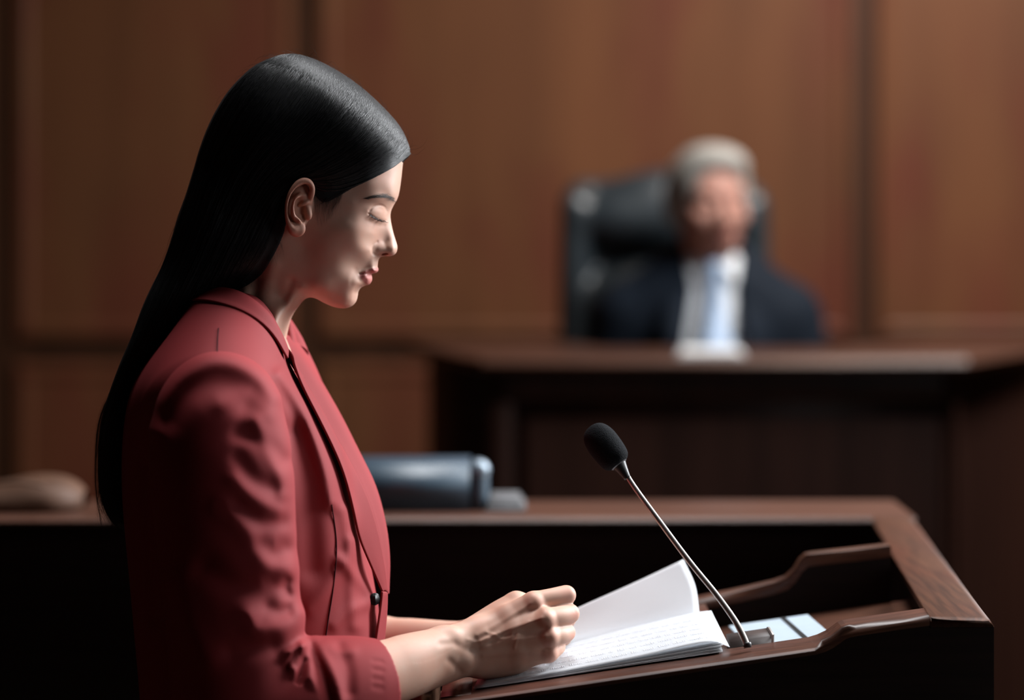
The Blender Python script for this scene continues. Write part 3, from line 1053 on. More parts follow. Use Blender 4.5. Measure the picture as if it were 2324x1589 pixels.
def vmap():
    v = np.sqrt(np.maximum(G2, 0))
    b = 0
    # eye socket, closed lids, lash line, crease
    b = b + bump(858, 468, 17, 8, 12, -2.2) + bump(880, 480, 6, 13, 12, -1.6, 0.015)
    b = b + bump(857, 483, 14, 10, 14, 2.5, 0.037) + bump(862, 497, 14, 4.5, 18, 0.9, 0.035)
    b = b + ridge([(840, 478), (849, 469), (862, 465.5), (872, 470), (876, 480)], 1.7, -1.3, 0.037)
    b = b + ridge([(838, 485), (846, 490.5), (856, 496), (866, 499.5), (874, 500.5)], 1.3, -1.1, 0.037)
    b = b + ridge([(842, 503), (856, 510), (868, 512)], 4.0, -0.7, 0.037)
    # brow
    b = b + bump(868, 447, 22, 7, -4, 1.2, 0.04) + bump(842, 452, 14, 7, -10, 0.6, 0.05)
    # cheekbone, hollow of the cheek, fold beside nose and mouth
    b = b + bump(800, 512, 30, 12, -14, 1.5, 0.06) + bump(778, 552, 22, 14, -30, -1.1, 0.06)
    b = b + ridge([(847, 578), (836, 594), (825, 608)], 5, -0.4, 0.03) + bump(824, 590, 12, 16, 30, 0.7, 0.04)
    b = b + bump(812, 622, 6, 8, 0, -0.7, 0.03) + bump(800, 628, 7, 18, 18, 0.5, 0.035) + ridge([(806, 612), (800, 628), (797, 645)], 3.8, -0.5, 0.035)
    # nose: wing, groove round the wing, side of the tip
    b = b + bump(862, 564, 11, 9.5, -20, 2.5, 0.016) + bump(891, 563, 8, 9, 0, 1.0, 0.009)
    b = b + ridge([(856, 549), (848, 556), (845.5, 566), (848, 576), (856, 580)], 2.0, -1.2, 0.018)
    b = b + ridge([(872, 549), (876, 558), (881, 568)], 3.2, -0.4, 0.012) + ridge([(858, 548), (867, 546), (873, 550)], 3.0, -0.2, 0.014)
    # philtrum edge, lips and their seam
    b = b + bump(846, 613.5, 11, 4.0, -10, 1.0, 0.018) + bump(837, 631, 9.5, 6.0, 6, 1.7, 0.018)
    b = b + ridge([(817, 621), (828, 621), (838, 621.6), (847, 621.6)], 1.3, -2.0, 0.02)
    b = b + ridge([(818, 634), (828, 645), (836, 650)], 3.5, -1.0, 0.018) + ridge([(821, 612), (834, 606.5), (850, 606)], 2.0, -0.6, 0.018)
    # chin and jaw line
    b = b + bump(794, 676, 14, 13, 0, 1.6, 0.022) + ridge([(690, 652), (720, 668), (752, 685), (778, 694)], 6, 1.6, 0.035) + ridge([(690, 672), (712, 682), (735, 692)], 5, -1.0, 0.035)
    # neck: the long muscle from behind the ear to the collarbone, hollow in front of it
    b = b + ridge([(618, 600), (608, 660), (612, 720), (626, 790)], 13, 3.0, 0.055) + ridge([(662, 640), (648, 690), (645, 750)], 8, -2.2, 0.05)
    b = b + ridge([(580, 640), (572, 690), (585, 740)], 9, -2.0, 0.055) + ridge([(560, 660), (548, 700)], 7, 1.2, 0.05)
    fade = sstep(0.0, 0.004, HD)
    return np.maximum(v + b * fade, 0.0)


VM = vmap()
G2b = np.where(G2 > 0, np.where(VM > 0, VM ** 2, G2), G2)
G2b = np.where(HD > 0.0006, G2b, G2)
gx_, gz_ = np.gradient(blur2(G2b, 1.2), HB)


def skin_side(px, py, off=0.0, it=4):
    """the point of the near side of the head seen at a pixel"""
    v = 0.05
    for _ in range(it):
        q = xz([(px, py)], v)[0]
        v = float(bilin(VM, HX0, HZ0, HB, np.array([q[0]]), np.array([q[1]]))[0]) + off
    q = xz([(px, py)], v)[0]
    return np.array([q[0], -v, q[1]])


def head_field(x, y, z):
    g = bilin(G2b, HX0, HZ0, HB, x[:, 0, :] + 0 * z[:, 0, :], z[:, 0, :] + 0 * x[:, 0, :])
    a = bilin(gx_, HX0, HZ0, HB, x[:, 0, :] + 0 * z[:, 0, :], z[:, 0, :] + 0 * x[:, 0, :])
    b = bilin(gz_, HX0, HZ0, HB, x[:, 0, :] + 0 * z[:, 0, :], z[:, 0, :] + 0 * x[:, 0, :])
    G, m = g[:, None, :], (a * a + b * b)[:, None, :]
    return ((y * y - G) / np.sqrt(4 * y * y + m + 4e-5)).astype(np.float32)


def axis_points(spans):
    out = []
    for a, b, h in spans:
        out.append(np.arange(a, b, h))
    return np.concatenate(out)


fx0, fx1 = (628 - CX) * S0, HX1 - 0.002
hg = Grid(axis_points([(HX0 + 0.002, fx0, 0.003), (fx0, fx1, 0.0008)]),
          axis_points([(-0.1, -0.055, 0.0008), (-0.055, 0.0, 0.001), (0.0, 0.1, 0.002)]),
          axis_points([(HZ0 + 0.002, CAM_Z - (740 - HZ) * S0, 0.002), (CAM_Z - (740 - HZ) * S0, CAM_Z - (355 - HZ) * S0, 0.0008), (CAM_Z - (355 - HZ) * S0, HZ1, 0.003)]))
hg.add(head_field, (-9,) * 3, (9,) * 3)


def ear(g, side=1):
    """outer ear: plate, rim, inner fold, lobe, tragus and the hollows between; side -1 mirrors it"""
    def E(px, py, v):
        p = P(px, py, v)
        p[1] *= side
        return p
    lo, hi = E(700, 560, 0.06), E(640, 390, 0.1)
    ax = frame(E(667, 500, 0.08) - E(692, 430, 0.08), (0, -side, 0.0))
    fr = frame(E(668, 522, 0.078) - E(690, 425, 0.078), np.array([0.38, -side * 0.92, 0.0]))
    g.ball(E(680, 470, 0.0765), (0.0275, 0.0135, 0.0052), 0.004, rot=fr)
    g.chain([E(x, y, v) for x, y, v in ((696, 462, .0735), (704, 452, .077), (708, 438, .080), (707, 424, .082), (700, 413.5, .084), (689, 411, .086), (677, 416, .088),
                                         (666, 428, .090), (657.5, 443, .0915), (652.5, 460, .092), (651, 478, .0915), (652.5, 495, .090), (657, 510, .088), (664, 521, .085))],
            [.0016, .0022, .0026, .0029, .0031, .0032, .0030, .0026, .0022, .0020, .0020, .0022, .0028, .0036], 0.0025, fine=8, soft=0.0002)
    g.ball(E(675, 519.5, 0.0810), (0.0080, 0.0046, 0.0080), 0.007)
    g.chain([E(x, y, v) for x, y, v in ((690, 443, .0795), (681, 442, .0835), (673.5, 450, .0875), (668.5, 461, .0890), (665.5, 474, .0890), (665.5, 486, .0880), (669, 493, .0865), (676, 495.5, .0855), (681, 500, .0845))],
            [.0016, .0020, .0024, .0026, .0026, .0025, .0025, .0026, .0024], 0.003, fine=8, soft=0.0002)
    g.ball(E(678, 496.5, 0.0852), (0.0042, 0.0034, 0.0034), 0.003)
    # hollows: scapha, fossa, concha, ear canal
    g.chain([E(x, y, v) for x, y, v in ((676, 428, .0890), (666, 440, .0905), (659.5, 455, .0915), (657, 472, .0915), (657.5, 488, .0905), (661, 499, .089))], [.0016, .0019, .0019, .0018, .0017, .0014], 0.0018, mode='cut', fine=8, soft=0.0002)
    g.ball(E(694, 431, 0.0865), (0.0052, 0.0050, 0.0068), 0.002, 'cut', rot=frame((0.35, 0, 1), (0, 1, 0)))
    g.ball(E(683.5, 475, 0.0865), (0.0070, 0.0102, 0.0118), 0.002, 'cut', rot=frame((1, 0, 0.25), (0, 0, 1)))
    g.ball(E(688, 458, 0.0865), (0.0058, 0.0052, 0.0030), 0.0015, 'cut', rot=frame((1, 0, 0.4), (0, 0, 1)))
    g.ball(E(688.5, 493, 0.083), (0.0032, 0.0075, 0.0055), 0.0015, 'cut')
    g.chain([E(704, 462, .0735), E(697, 459, .0790), E(688, 463, .0800), E(680, 466, .0790)], [.0017, .0018, .0017, .0012], 0.002, fine=8, soft=0.0002)
    g.ball(E(700, 484, 0.0765), (0.0036, 0.0042, 0.0068), 0.003, rot=frame((1, 0, 0.15), (0, 0, 1)))
    g.ball(E(671, 506, 0.0905), (0.0024, 0.0024, 0.0040), 0.003, 'cut')


ear(hg, 1)
ear(hg, -1)
# nostrils
for sgn in (1, -1):
    p = P(873, 575.5, 0.0085)
    p[1] *= sgn
    hg.ball(p, (0.0046, 0.0046, 0.0016), 0.0015, 'cut', rot=frame((1, sgn * 0.25, 0.12), (0, 0, 1)))


def skin_material(name='skin', base=(0.50, 0.30, 0.225), sss=0.12):
    m, nt, b = new_mat(name)
    N, L = nt.nodes.new, nt.links.new
    b.inputs['Roughness'].default_value = 0.54
    b.inputs['Specular IOR Level'].default_value = 0.36
    b.inputs['Subsurface Weight'].default_value = sss
    b.inputs['Subsurface Radius'].default_value = (1.0, 0.35, 0.2)
    b.inputs['Subsurface Scale'].default_value = 0.006
    at_ = N('ShaderNodeAttribute')
    at_.attribute_name = 'tint'
    tc = N('ShaderNodeTexCoord')
    n = N('ShaderNodeTexNoise')
    n.inputs['Scale'].default_value = 55
    n.inputs['Detail'].default_value = 3
    L(tc.outputs['Object'], n.inputs['Vector'])
    r = N('ShaderNodeValToRGB')
    r.color_ramp.elements[0].position, r.color_ramp.elements[1].position = 0.3, 0.75
    r.color_ramp.elements[0].color = (*base, 1)
    r.color_ramp.elements[1].color = (base[0] * 1.02, base[1] * 0.9, base[2] * 0.87, 1)
    L(n.outputs['Fac'], r.inputs['Fac'])
    mx = N('ShaderNodeMix')
    mx.data_type = 'RGBA'
    mx.blend_type = 'MULTIPLY'
    mx.inputs['Factor'].default_value = 1
    L(r.outputs['Color'], mx.inputs['A'])
    L(at_.outputs['Color'], mx.inputs['B'])
    L(mx.outputs['Result'], b.inputs['Base Color'])
    n2 = N('ShaderNodeTexNoise')
    n2.inputs['Scale'].default_value = 1400
    n2.inputs['Detail'].default_value = 2
    L(tc.outputs['Object'], n2.inputs['Vector'])
    bp = N('ShaderNodeBump')
    bp.inputs['Strength'].default_value = 0.10
    bp.inputs['Distance'].default_value = 0.0004
    L(n2.outputs['Fac'], bp.inputs['Height'])
    L(bp.outputs['Normal'], b.inputs['Normal'])
    return m


M_SKIN = skin_material()


def set_tint(o, fn):
    """pigment of the skin itself (lips, knuckles) as a colour attribute"""
    me = o.data
    n = len(me.vertices)
    co = np.empty(n * 3, np.float32)
    me.vertices.foreach_get('co', co)
    c = np.ones((n, 4), np.float32)
    c[:, :3] = fn(co.reshape(-1, 3))
    a = me.color_attributes.new('tint', 'FLOAT_COLOR', 'POINT')
    a.data.foreach_set('color', c.ravel())


def head_tint(co):
    c = np.ones((len(co), 3))
    x, z, v = co[:, 0], co[:, 2], np.abs(co[:, 1])
    up = cr(xz([(818, 621.3), (828, 615.5), (840, 610), (851, 608), (862, 607), (864, 616), (856, 621.5), (844, 622.3), (830, 622)], 0.012), 5, True)
    lowl = cr(xz([(818, 621.5), (832, 621), (845, 621), (850, 630), (849, 642), (838, 648), (829, 641), (822, 632)], 0.012), 5, True)
    d = np.maximum(poly_sd(x, z, up), poly_sd(x, z, lowl))
    w = sstep(-0.0009, 0.0009, d) * (v < 0.035)
    c = c * (1 - w[:, None]) + w[:, None] * np.array([0.86, 0.52, 0.60])
    # ears a little redder
    e = ((v > 0.074) & (z < P(0, 400, .08)[2]) & (z > P(0, 545, .08)[2])).astype(float)
    c *= 1 - e[:, None] * np.array([0.0, 0.16, 0.2])
    return c


person = thing('person', 'woman in a dark red blazer with long black hair reading papers at the lectern', 'person', (-0.26, 0.0, 0.0))
HV, HF = surface_nets(hg.F, hg.xs, hg.ys, hg.zs)
HV = relax(HV, HF, 1)

# ------------------------------------------------------------------ her hair
M_HAIR = plain('black_hair', (0.0045, 0.0043, 0.0048), 0.55, 0.25)
M_HAIRS = plain('black_hair_strands', (0.006, 0.006, 0.0068), 0.4, 0.34)

CROWN = [(931, 352), (926, 325), (908, 289), (882, 257), (850, 225), (815, 195), (780, 170), (740, 147), (700, 130), (662, 122.5), (622, 130),
         (580, 149), (546, 178), (516, 212), (491, 252), (471, 293), (453, 342), (440, 390), (425, 440), (407, 490), (391, 545)]
# the head grown by the depth of the hair, used for the sides
DOME = cr(xz(CROWN + [(400, 600), (440, 640), (520, 660), (600, 690), (680, 690), (760, 650), (820, 590), (870, 520), (900, 450), (915, 395)]), 4, closed=True)
dctl = []
for px, py, w in [(700, 300, 77), (600, 300, 81), (540, 390, 78), (650, 200, 68), (740, 220, 69), (820, 290, 66), (870, 320, 55), (895, 345, 45), (800, 400, 66), (760, 420, 69),
                  (700, 420, 75.5), (650, 430, 78), (600, 450, 81), (520, 480, 76), (470, 470, 66), (450, 540, 66), (540, 560, 80), (600, 560, 80), (640, 520, 76), (500, 620, 66), (700, 180, 58), (620, 170, 58), (560, 200, 58), (500, 290, 56)]:
    dctl.append((*xz([(px, py)], w / 1000)[0], w / 1000))
GD, DD_ = inflate(DOME, dctl)
VD = np.sqrt(np.maximum(GD, 0))
# the fall down her back
FALL_B = [(470, 300), (452, 345), (439, 390), (424, 440), (406, 490), (390, 545), (371, 600), (347, 650), (326, 700), (306, 760), (286, 812), (264, 870), (246, 920), (236, 965), (231, 1010), (229, 1060), (231, 1105), (240, 1150), (262, 1190), (284, 1208)]
FALL_F = [(640, 300), (650, 350), (655, 400), (652, 450), (648, 490), (640, 530), (622, 575), (592, 622), (545, 655), (505, 672), (462, 716), (398, 770), (346, 815), (318, 868), (300, 945), (292, 1010), (289, 1060), (288, 1105), (289, 1150), (292, 1190), (296, 1208)]
FALL_W = [(300, 60), (420, 72), (520, 80), (620, 82), (720, 84), (820, 82), (920, 74), (1020, 62), (1120, 46), (1180, 30), (1208, 12)]
fb, ff = cr(xz(FALL_B), 6), cr(xz(np.c_[FALL_F, np.linspace(0.07, 0.04, len(FALL_F))]), 6)
fw = xz([(0, a) for a, _ in FALL_W])[:, 1]
ob, of_ = np.argsort(fb[:, 1]), np.argsort(ff[:, 1])
xb_, xf_ = np.interp(HZS, fb[ob, 1], fb[ob, 0]), np.interp(HZS, ff[of_, 1], ff[of_, 0])
ow = np.argsort(fw)
ww_ = np.interp(HZS, fw[ow], np.array([w for _, w in FALL_W])[ow] / 1000.0)


def fall_v(x, z):
    """half-width of the hanging hair at (x, z)"""
    a = np.interp(z, fb[ob, 1], fb[ob, 0])
    b = np.interp(z, ff[of_, 1], ff[of_, 0])
    w = np.interp(z, fw[ow], np.array([q for _, q in FALL_W])[ow] / 1000.0)
    xc, r = (a + b) / 2, np.maximum((b - a) / 2, 0.004)
    q = np.clip(1 - np.abs((x - xc) / r) ** 2.6, 0, 1)
    return w * np.sqrt(q)


# hairline: everything behind this outline carries hair
LINE = [(933, 352, .02), (915, 366, .03), (893, 380, .042), (862, 397, .053), (832, 412, .058), (800, 427, .062), (778, 440, .064), (756, 452, .0655), (742, 458, .066), (730, 458, .067),
        (720, 450, .068), (712, 440, .07), (704, 430, .072), (690, 424, .075), (670, 436, .075), (656, 468, .075), (650, 500, .074), (641, 535, .072), (622, 577, .066), (594, 622, .06), (548, 655, .058), (507, 672, .058), (462, 716, .07)]
HAIRZONE = np.vstack([cr(xz(LINE), 4), xz([(398, 770), (346, 815), (318, 868), (300, 945), (292, 1010), (289, 1100), (292, 1208)], 0.05), xz([(180, 1260), (160, 700), (380, 200), (600, 60), (980, 150), (985, 330)])])
BX0, BX1 = (195 - CX) * S0, (960 - CX) * S0
BZ0, BZ1 = CAM_Z - (1235 - HZ) * S0, CAM_Z - (95 - HZ) * S0
BH = 0.001
BXS, BZS = np.arange(BX0, BX1, BH), np.arange(BZ0, BZ1, BH)
bX, bZ = BXS[:, None] + 0 * BZS[None, :], BZS[None, :] + 0 * BXS[:, None]
inb = (bX > HX0 + 0.002) & (bZ > HZ0 + 0.002) & (bX < HX1 - 0.002)
vd = np.where(inb, bilin(VD, HX0, HZ0, HB, bX, bZ), 0)
vh = np.where(inb, bilin(VM, HX0, HZ0, HB, bX, bZ), 0)
zd = poly_sd(bX, bZ, HAIRZONE)
t = sstep(0.0, 0.022, zd)
fv = fall_v(bX, bZ) * sstep(CAM_Z - (300 - HZ) * S0, CAM_Z - (430 - HZ) * S0, bZ)
kk = 0.012
dome = vh + 0.0015 + np.maximum(vd - vh - 0.0015, 0) * t
dome = np.where(vd > 0, np.maximum(dome * (vd > 0), vd * t), 0)
hm = np.maximum(dome, fv) + np.where((dome > 0.01) & (fv > 0.01), np.maximum(kk - np.abs(dome - fv), 0) ** 2 / (4 * kk), 0)
HAIRV = np.maximum(blur2(hm, 1.0), 0)
HAIRV0 = HAIRV.copy()

# the mass itself
FALL_POLY = np.vstack([fb, ff[::-1]])
dout = np.minimum(np.maximum(poly_sd(bX, bZ, DOME), poly_sd(bX, bZ, FALL_POLY)), 0)
G2h = HAIRV ** 2 + dout * 0.03
ghx, ghz = np.gradient(G2h, BH)
hd2 = zd


def hair_field(x, y, z):
    X, Z = x[:, 0, :] + 0 * z[:, 0, :], z[:, 0, :] + 0 * x[:, 0, :]
    g = bilin(G2h, BX0, BZ0, BH, X, Z)[:, None, :]
    m = (bilin(ghx, BX0, BZ0, BH, X, Z) ** 2 + bilin(ghz, BX0, BZ0, BH, X, Z) ** 2)[:, None, :]
    f = (y * y - g - 1e-6) / np.sqrt(4 * y * y + m + 1e-4)
    return smax(f, -bilin(zd, BX0, BZ0, BH, X, Z)[:, None, :] - 0.0005, 0.003).astype(np.float32)


hgr = Grid.box((BX0 + 0.003, -0.1, BZ0 + 0.003), (BX1 - 0.003, 0.1, BZ1 - 0.003), 0.0018)
hgr.add(hair_field, (-9,) * 3, (9,) * 3)
hair = hgr.mesh('hair', M_HAIR, person, 2)

# strands: guide lines drawn from the parting down over the side and the back
GUIDES = [
    [(931, 349), (912, 364), (880, 385), (842, 405), (805, 421), (770, 432), (730, 432), (695, 417), (664, 424), (640, 460), (618, 520), (590, 580), (545, 635), (490, 690), (430, 745), (370, 800)],
    [(926, 326), (906, 352), (868, 378), (825, 400), (780, 418), (730, 423), (690, 411), (655, 420), (628, 462), (600, 535), (560, 605), (505, 665), (445, 722), (380, 785), (330, 850)],
    [(905, 285), (890, 318), (850, 352), (805, 382), (755, 403), (705, 408), (660, 415), (625, 450), (590, 525), (545, 605), (490, 675), (430, 740), (365, 810), (318, 885), (296, 980)],
    [(870, 245), (858, 285), (820, 325), (775, 358), (725, 385), (675, 402), (630, 430), (592, 490), (555, 570), (510, 645), (455, 715), (395, 785), (335, 860), (298, 950), (284, 1060)],
    [(820, 198), (808, 245), (775, 290), (730, 330), (680, 362), (630, 398), (590, 450), (550, 530), (510, 610), (465, 685), (410, 755), (350, 830), (302, 915), (280, 1020), (276, 1130)],
    [(760, 158), (748, 205), (715, 255), (672, 300), (625, 342), (580, 395), (540, 465), (505, 545), (465, 625), (420, 700), (370, 775), (318, 855), (280, 945), (265, 1050), (270, 1170)],
    [(700, 130), (682, 170), (648, 220), (608, 270), (565, 325), (525, 395), (492, 470), (460, 550), (425, 628), (385, 705), (340, 785), (295, 865), (262, 955), (250, 1060), (262, 1185)],
    [(655, 123), (628, 145), (588, 185), (548, 238), (512, 300), (482, 372), (455, 450), (428, 530), (398, 605), (362, 680), (325, 757), (288, 838), (256, 925), (240, 1030), (252, 1170), (285, 1215)],
    [(630, 128), (590, 146), (552, 176), (520, 212), (493, 255), (472, 300), (455, 348), (441, 395), (426, 445), (409, 495), (392, 548), (372, 602), (348, 655), (326, 708), (306, 765), (286, 818), (264, 875), (244, 930), (230, 1000), (226, 1080), (236, 1160), (262, 1205)],
]
NP = 26
GD_ = np.array([resample(cr(g, 8), NP) for g in GUIDES])
KN = len(GUIDES)


def guide(s):
    """a strand path in pixels for a parting position s in 0..1"""
    f = np.clip(s, 0, 1) * (KN - 1)
    i = int(min(max(math.floor(f), 0), KN - 2))
    u = f - i
    a, b = GD_[max(i - 1, 0)], GD_[i]
    c, d = GD_[i + 1], GD_[min(i + 2, KN - 1)]
    return 0.5 * (2 * b + (c - a) * u + (2 * a - 5 * b + 4 * c - d) * u * u + (3 * b - a - 3 * c + d) * u ** 3)


def path_to_world(px, lift):
    """paths in pixels (n x 2) laid on the hair surface, lift metres out"""
    v = np.full(len(px), 0.06)
    for _ in range(5):
        q = xz(np.c_[px, v])
        v = np.where((q[:, 0] > BX0) & (q[:, 1] > BZ0), bilin(HAIRV, BX0, BZ0, BH, q[:, 0], q[:, 1]), 0)
    q = xz(np.c_[px, v])
    gx = bilin(ghx, BX0, BZ0, BH, q[:, 0], q[:, 1])
    gz = bilin(ghz, BX0, BZ0, BH, q[:, 0], q[:, 1])
    nrm = np.stack([-gx, 2 * v, -gz], 1)
    nrm /= np.linalg.norm(nrm, axis=1)[:, None] + 1e-9
    return np.stack([q[:, 0], -v, q[:, 1]], 1) + np.stack([nrm[:, 0], -nrm[:, 1], nrm[:, 2]], 1) * np.asarray(lift)[:, None]


def strand_mesh(name, paths, rad, mat_, parent, sides=3, stuff=False):
    """many thin tapered tubes in one mesh; paths m x n x 3, rad m x n"""
    paths, rad = np.asarray(paths), np.asarray(rad)
    m, n, _ = paths.shape
    t = np.gradient(paths, axis=1)
    t /= np.linalg.norm(t, axis=2)[..., None] + 1e-12
    ref = np.zeros_like(t)
    ref[..., 1] = 1.0
    u = np.cross(t, ref)
    u /= np.linalg.norm(u, axis=2)[..., None] + 1e-9
    w = np.cross(t, u)
    V = np.empty((m, n, sides, 3))
    for k in range(sides):
        a = 2 * PI * k / sides + 0.5
        V[:, :, k] = paths + rad[..., None] * (math.cos(a) * u + math.sin(a) * w)
    idx = np.arange(m * n * sides).reshape(m, n, sides)
    nx = np.roll(idx, -1, axis=2)
    f = np.stack([idx[:, :-1], nx[:, :-1], nx[:, 1:], idx[:, 1:]], -1).reshape(-1, 4)
    o = np_mesh(name, V.reshape(-1, 3), f, mat_, parent)
    if stuff:
        o['kind'] = 'stuff'
    return o


taper = np.r_[np.linspace(0.55, 1, 4), np.ones(NP - 12), np.linspace(1, 0.12, 8)]
paths, rads = [], []
NS = 5600
for i in range(NS):
    s = (i + RNG.uniform(0, 1)) / NS * 0.99
    lock = math.sin(s * 190) * 0.5 + math.sin(s * 71 + 1) * 0.5
    g = guide(s + 0.004 * RNG.normal())
    n = NP
    t0 = RNG.uniform(0, 0.04) if RNG.random() < 0.75 else RNG.uniform(0.05, 0.45)
    t1 = RNG.uniform(0.8, 1.0)
    tt = np.linspace(t0, t1, NP) * (NP - 1)
    ii = np.minimum(tt.astype(int), NP - 2)
    uu = (tt - ii)[:, None]
    g = g[ii] * (1 - uu) + g[ii + 1] * uu
    wob = np.cumsum(RNG.normal(0, 1, NP)) * 0.16
    wob -= np.linspace(wob[0], wob[-1], NP) * 0.5
    dirn = np.gradient(g, axis=0)
    dirn /= np.linalg.norm(dirn, axis=1)[:, None] + 1e-9
    nr = np.stack([-dirn[:, 1], dirn[:, 0]], 1)
    loose = np.linspace(0, 1, NP) ** 2
    g = g + nr * (wob * (0.5 + 1.3 * loose) + RNG.normal(0, 3.0) * loose + 2.2 * math.sin(s * 260) * loose)[:, None]
    lift = 0.00035 + (0.0001 + 0.0009 * RNG.random() + 0.0005 * lock) * np.sin(np.linspace(0.25, 2.9, NP)) ** 0.5
    paths.append(path_to_world(g, lift))
    rads.append(taper * RNG.uniform(0.00014, 0.0003))
paths, rads = np.array(paths), np.array(rads)
far = paths[::2].copy()
far[..., 1] *= -1
strand_mesh('hair_strand_layer', np.concatenate([paths, far]), np.concatenate([rads, rads[::2]]), M_HAIRS, hair, stuff=True)

# flyaways round the outline and loose ends at the bottom of the fall
paths, rads = [], []


def loose(pts, v0, v1, r):
    p = resample(cr(pts, 8), 14)
    v = np.linspace(v0, v1, 14)
    q = xz(np.c_[p, v])
    paths.append(np.stack([q[:, 0], -v, q[:, 1]], 1))
    rads.append(np.linspace(1, 0.25, 14) * r)


ct = cr(CROWN[:15], 8)
for i in range(46):
    j = RNG.integers(3, len(ct) - 6)
    a = ct[j]
    tg = ct[j + 3] - ct[j - 3]
    tg /= np.linalg.norm(tg)
    nr = np.array([-tg[1], tg[0]])
    nr = nr if nr @ (a - np.array([690, 380])) > 0 else -nr
    L = RNG.uniform(18, 60)
    h = RNG.uniform(2, 11)
    v = RNG.uniform(-0.03, 0.035)
    loose([a - nr * 3, a + tg * L * 0.35 + nr * h * 0.7, a + tg * L * 0.7 + nr * h, a + tg * L - nr * RNG.uniform(-3, 4)], v, v, RNG.uniform(0.00008, 0.00014))
strand_mesh('flyaway_strands', np.array(paths), np.array(rads), M_HAIRS, hair, stuff=True)
paths, rads = [], []
for pts in ([(926, 340), (945, 338), (960, 330), (972, 312)], [(925, 346), (942, 352), (955, 344), (968, 333)], [(928, 335), (942, 330), (950, 332)],
            [(700, 130), (712, 118), (716, 108), (706, 99)], [(705, 131), (720, 128), (712, 112), (700, 104)], [(742, 148), (752, 140), (762, 146), (770, 158)]):
    loose(pts, 0.01, 0.015, 0.00012)
strand_mesh('flyaway_strands', np.array(paths), np.array(rads), M_HAIRS, hair, stuff=True)
paths, rads = [], []
for i in range(150):
    s = RNG.uniform(0, 1)
    x0 = 228 + 64 * s
    y0 = RNG.uniform(960, 1120)
    v = RNG.uniform(-0.045, 0.055)
    e = RNG.uniform(1150, 1218) + 10 * s
    dx = RNG.normal(0, 7)
    loose([(x0 + 14 * (1 - s) + 4, y0 - 60), (x0 - 3, y0 + 20), (x0 - 8 * (1 - s) + 8 * s, (y0 + e) / 2 + 20), (x0 + 10 + 14 * s + dx, e)], v, v * 0.9, RNG.uniform(0.00012, 0.0003))
for i in range(34):                           # a thin lock that swings clear of the fall
    j = RNG.normal(0, 2.2)
    v = RNG.uniform(0.0, 0.05)
    loose([(262 + j, 880), (236 + j, 925), (222 + j * 0.8, 975), (217 + j * 0.6, 1040), (217 + j, 1100), (223 + j, 1150), (231 + 2 * j, 1185 + RNG.normal(0, 12))], v, v, RNG.uniform(0.00012, 0.00026))
for i in range(44):                           # strays along the back
    y0 = RNG.uniform(420, 940)
    fx = np.interp(y0, [p[1] for p in FALL_B], [p[0] for p in FALL_B])
    L = RNG.uniform(50, 130)
    fx2 = np.interp(y0 + L, [p[1] for p in FALL_B], [p[0] for p in FALL_B])
    v = RNG.uniform(-0.03, 0.05)
    o_ = RNG.uniform(-2, 6)
    loose([(fx + 5, y0), ((fx + fx2) / 2 - o_, y0 + L * 0.5), (fx2 - o_ * RNG.uniform(-0.5, 1.6), y0 + L)], v, v, RNG.uniform(0.00006, 0.00013))
strand_mesh('flyaway_strands', np.array(paths), np.array(rads), M_HAIRS, hair, stuff=True)

# fine hairs in front of the ear and at the hairline and nape
paths, rads = [], []


def skin_lock(pts, lift0, lift1, r):
    p = resample(cr(pts, 8), 14)
    out = []
    for k, (a, b) in enumerate(p):
        q = skin_side(a, b)
        out.append(q + np.array([0, -1, 0]) * (lift0 + (lift1 - lift0) * k / 13))
    paths.append(out)
    rads.append(np.linspace(1, 0.2, 14) * r)


for i in range(420):
    a = RNG.uniform(0, 1) ** 1.15
    x0, y0 = 713 + 68 * a, 432 + 9 * math.sin(3 * a)
    L = 8 + 82 * RNG.random() ** 1.6 * (1.0 - 0.55 * a)
    skin_lock([(x0, y0), (x0 + 1 - 5 * a, y0 + L * 0.45), (x0 + 5 - 22 * a + RNG.normal(0, 5), y0 + L)], 0.0011, 0.0002, RNG.uniform(0.00003, 0.00008))
for i in range(90):
    a = RNG.uniform(0, 1)
    p = cr(np.array(LINE)[:9, :2], 6)
    q = p[int(a * (len(p) - 1))]
    L = RNG.uniform(12, 34)
    skin_lock([(q[0] - 2, q[1] - 8), (q[0] - 0.45 * L, q[1] + 0.22 * L - 4), (q[0] - L, q[1] + 0.46 * L + RNG.normal(0, 1.5))], 0.003, 0.001, RNG.uniform(0.00008, 0.00016))
strand_mesh('fine_hairs', np.array(paths), np.array(rads), M_HAIRS, hair, stuff=True)
paths, rads = [], []
for i in range(60):
    a = RNG.uniform(0, 1)
    x0, y0 = 640 - 110 * a, 540 + 112 * a ** 0.8
    L = RNG.uniform(14, 42)
    skin_lock([(x0 - 8, y0 - 6), (x0 + 3, y0 + L * 0.4), (x0 + RNG.uniform(-8, 12), y0 + L)], 0.004, 0.001, RNG.uniform(0.00006, 0.00013))
strand_mesh('fine_hairs', np.array(paths), np.array(rads), M_HAIRS, hair, stuff=True)

# eyebrow and lashes (both sides)
M_BROW = plain('brow_hair', (0.04, 0.027, 0.021), 0.5, 0.4)


def two_sided(name, paths, rads, m):
    p = np.array(paths)
    q = p.copy()
    q[..., 1] *= -1
    strand_mesh(name, p, rads, m, person)
    strand_mesh(name, q, rads, m, person)


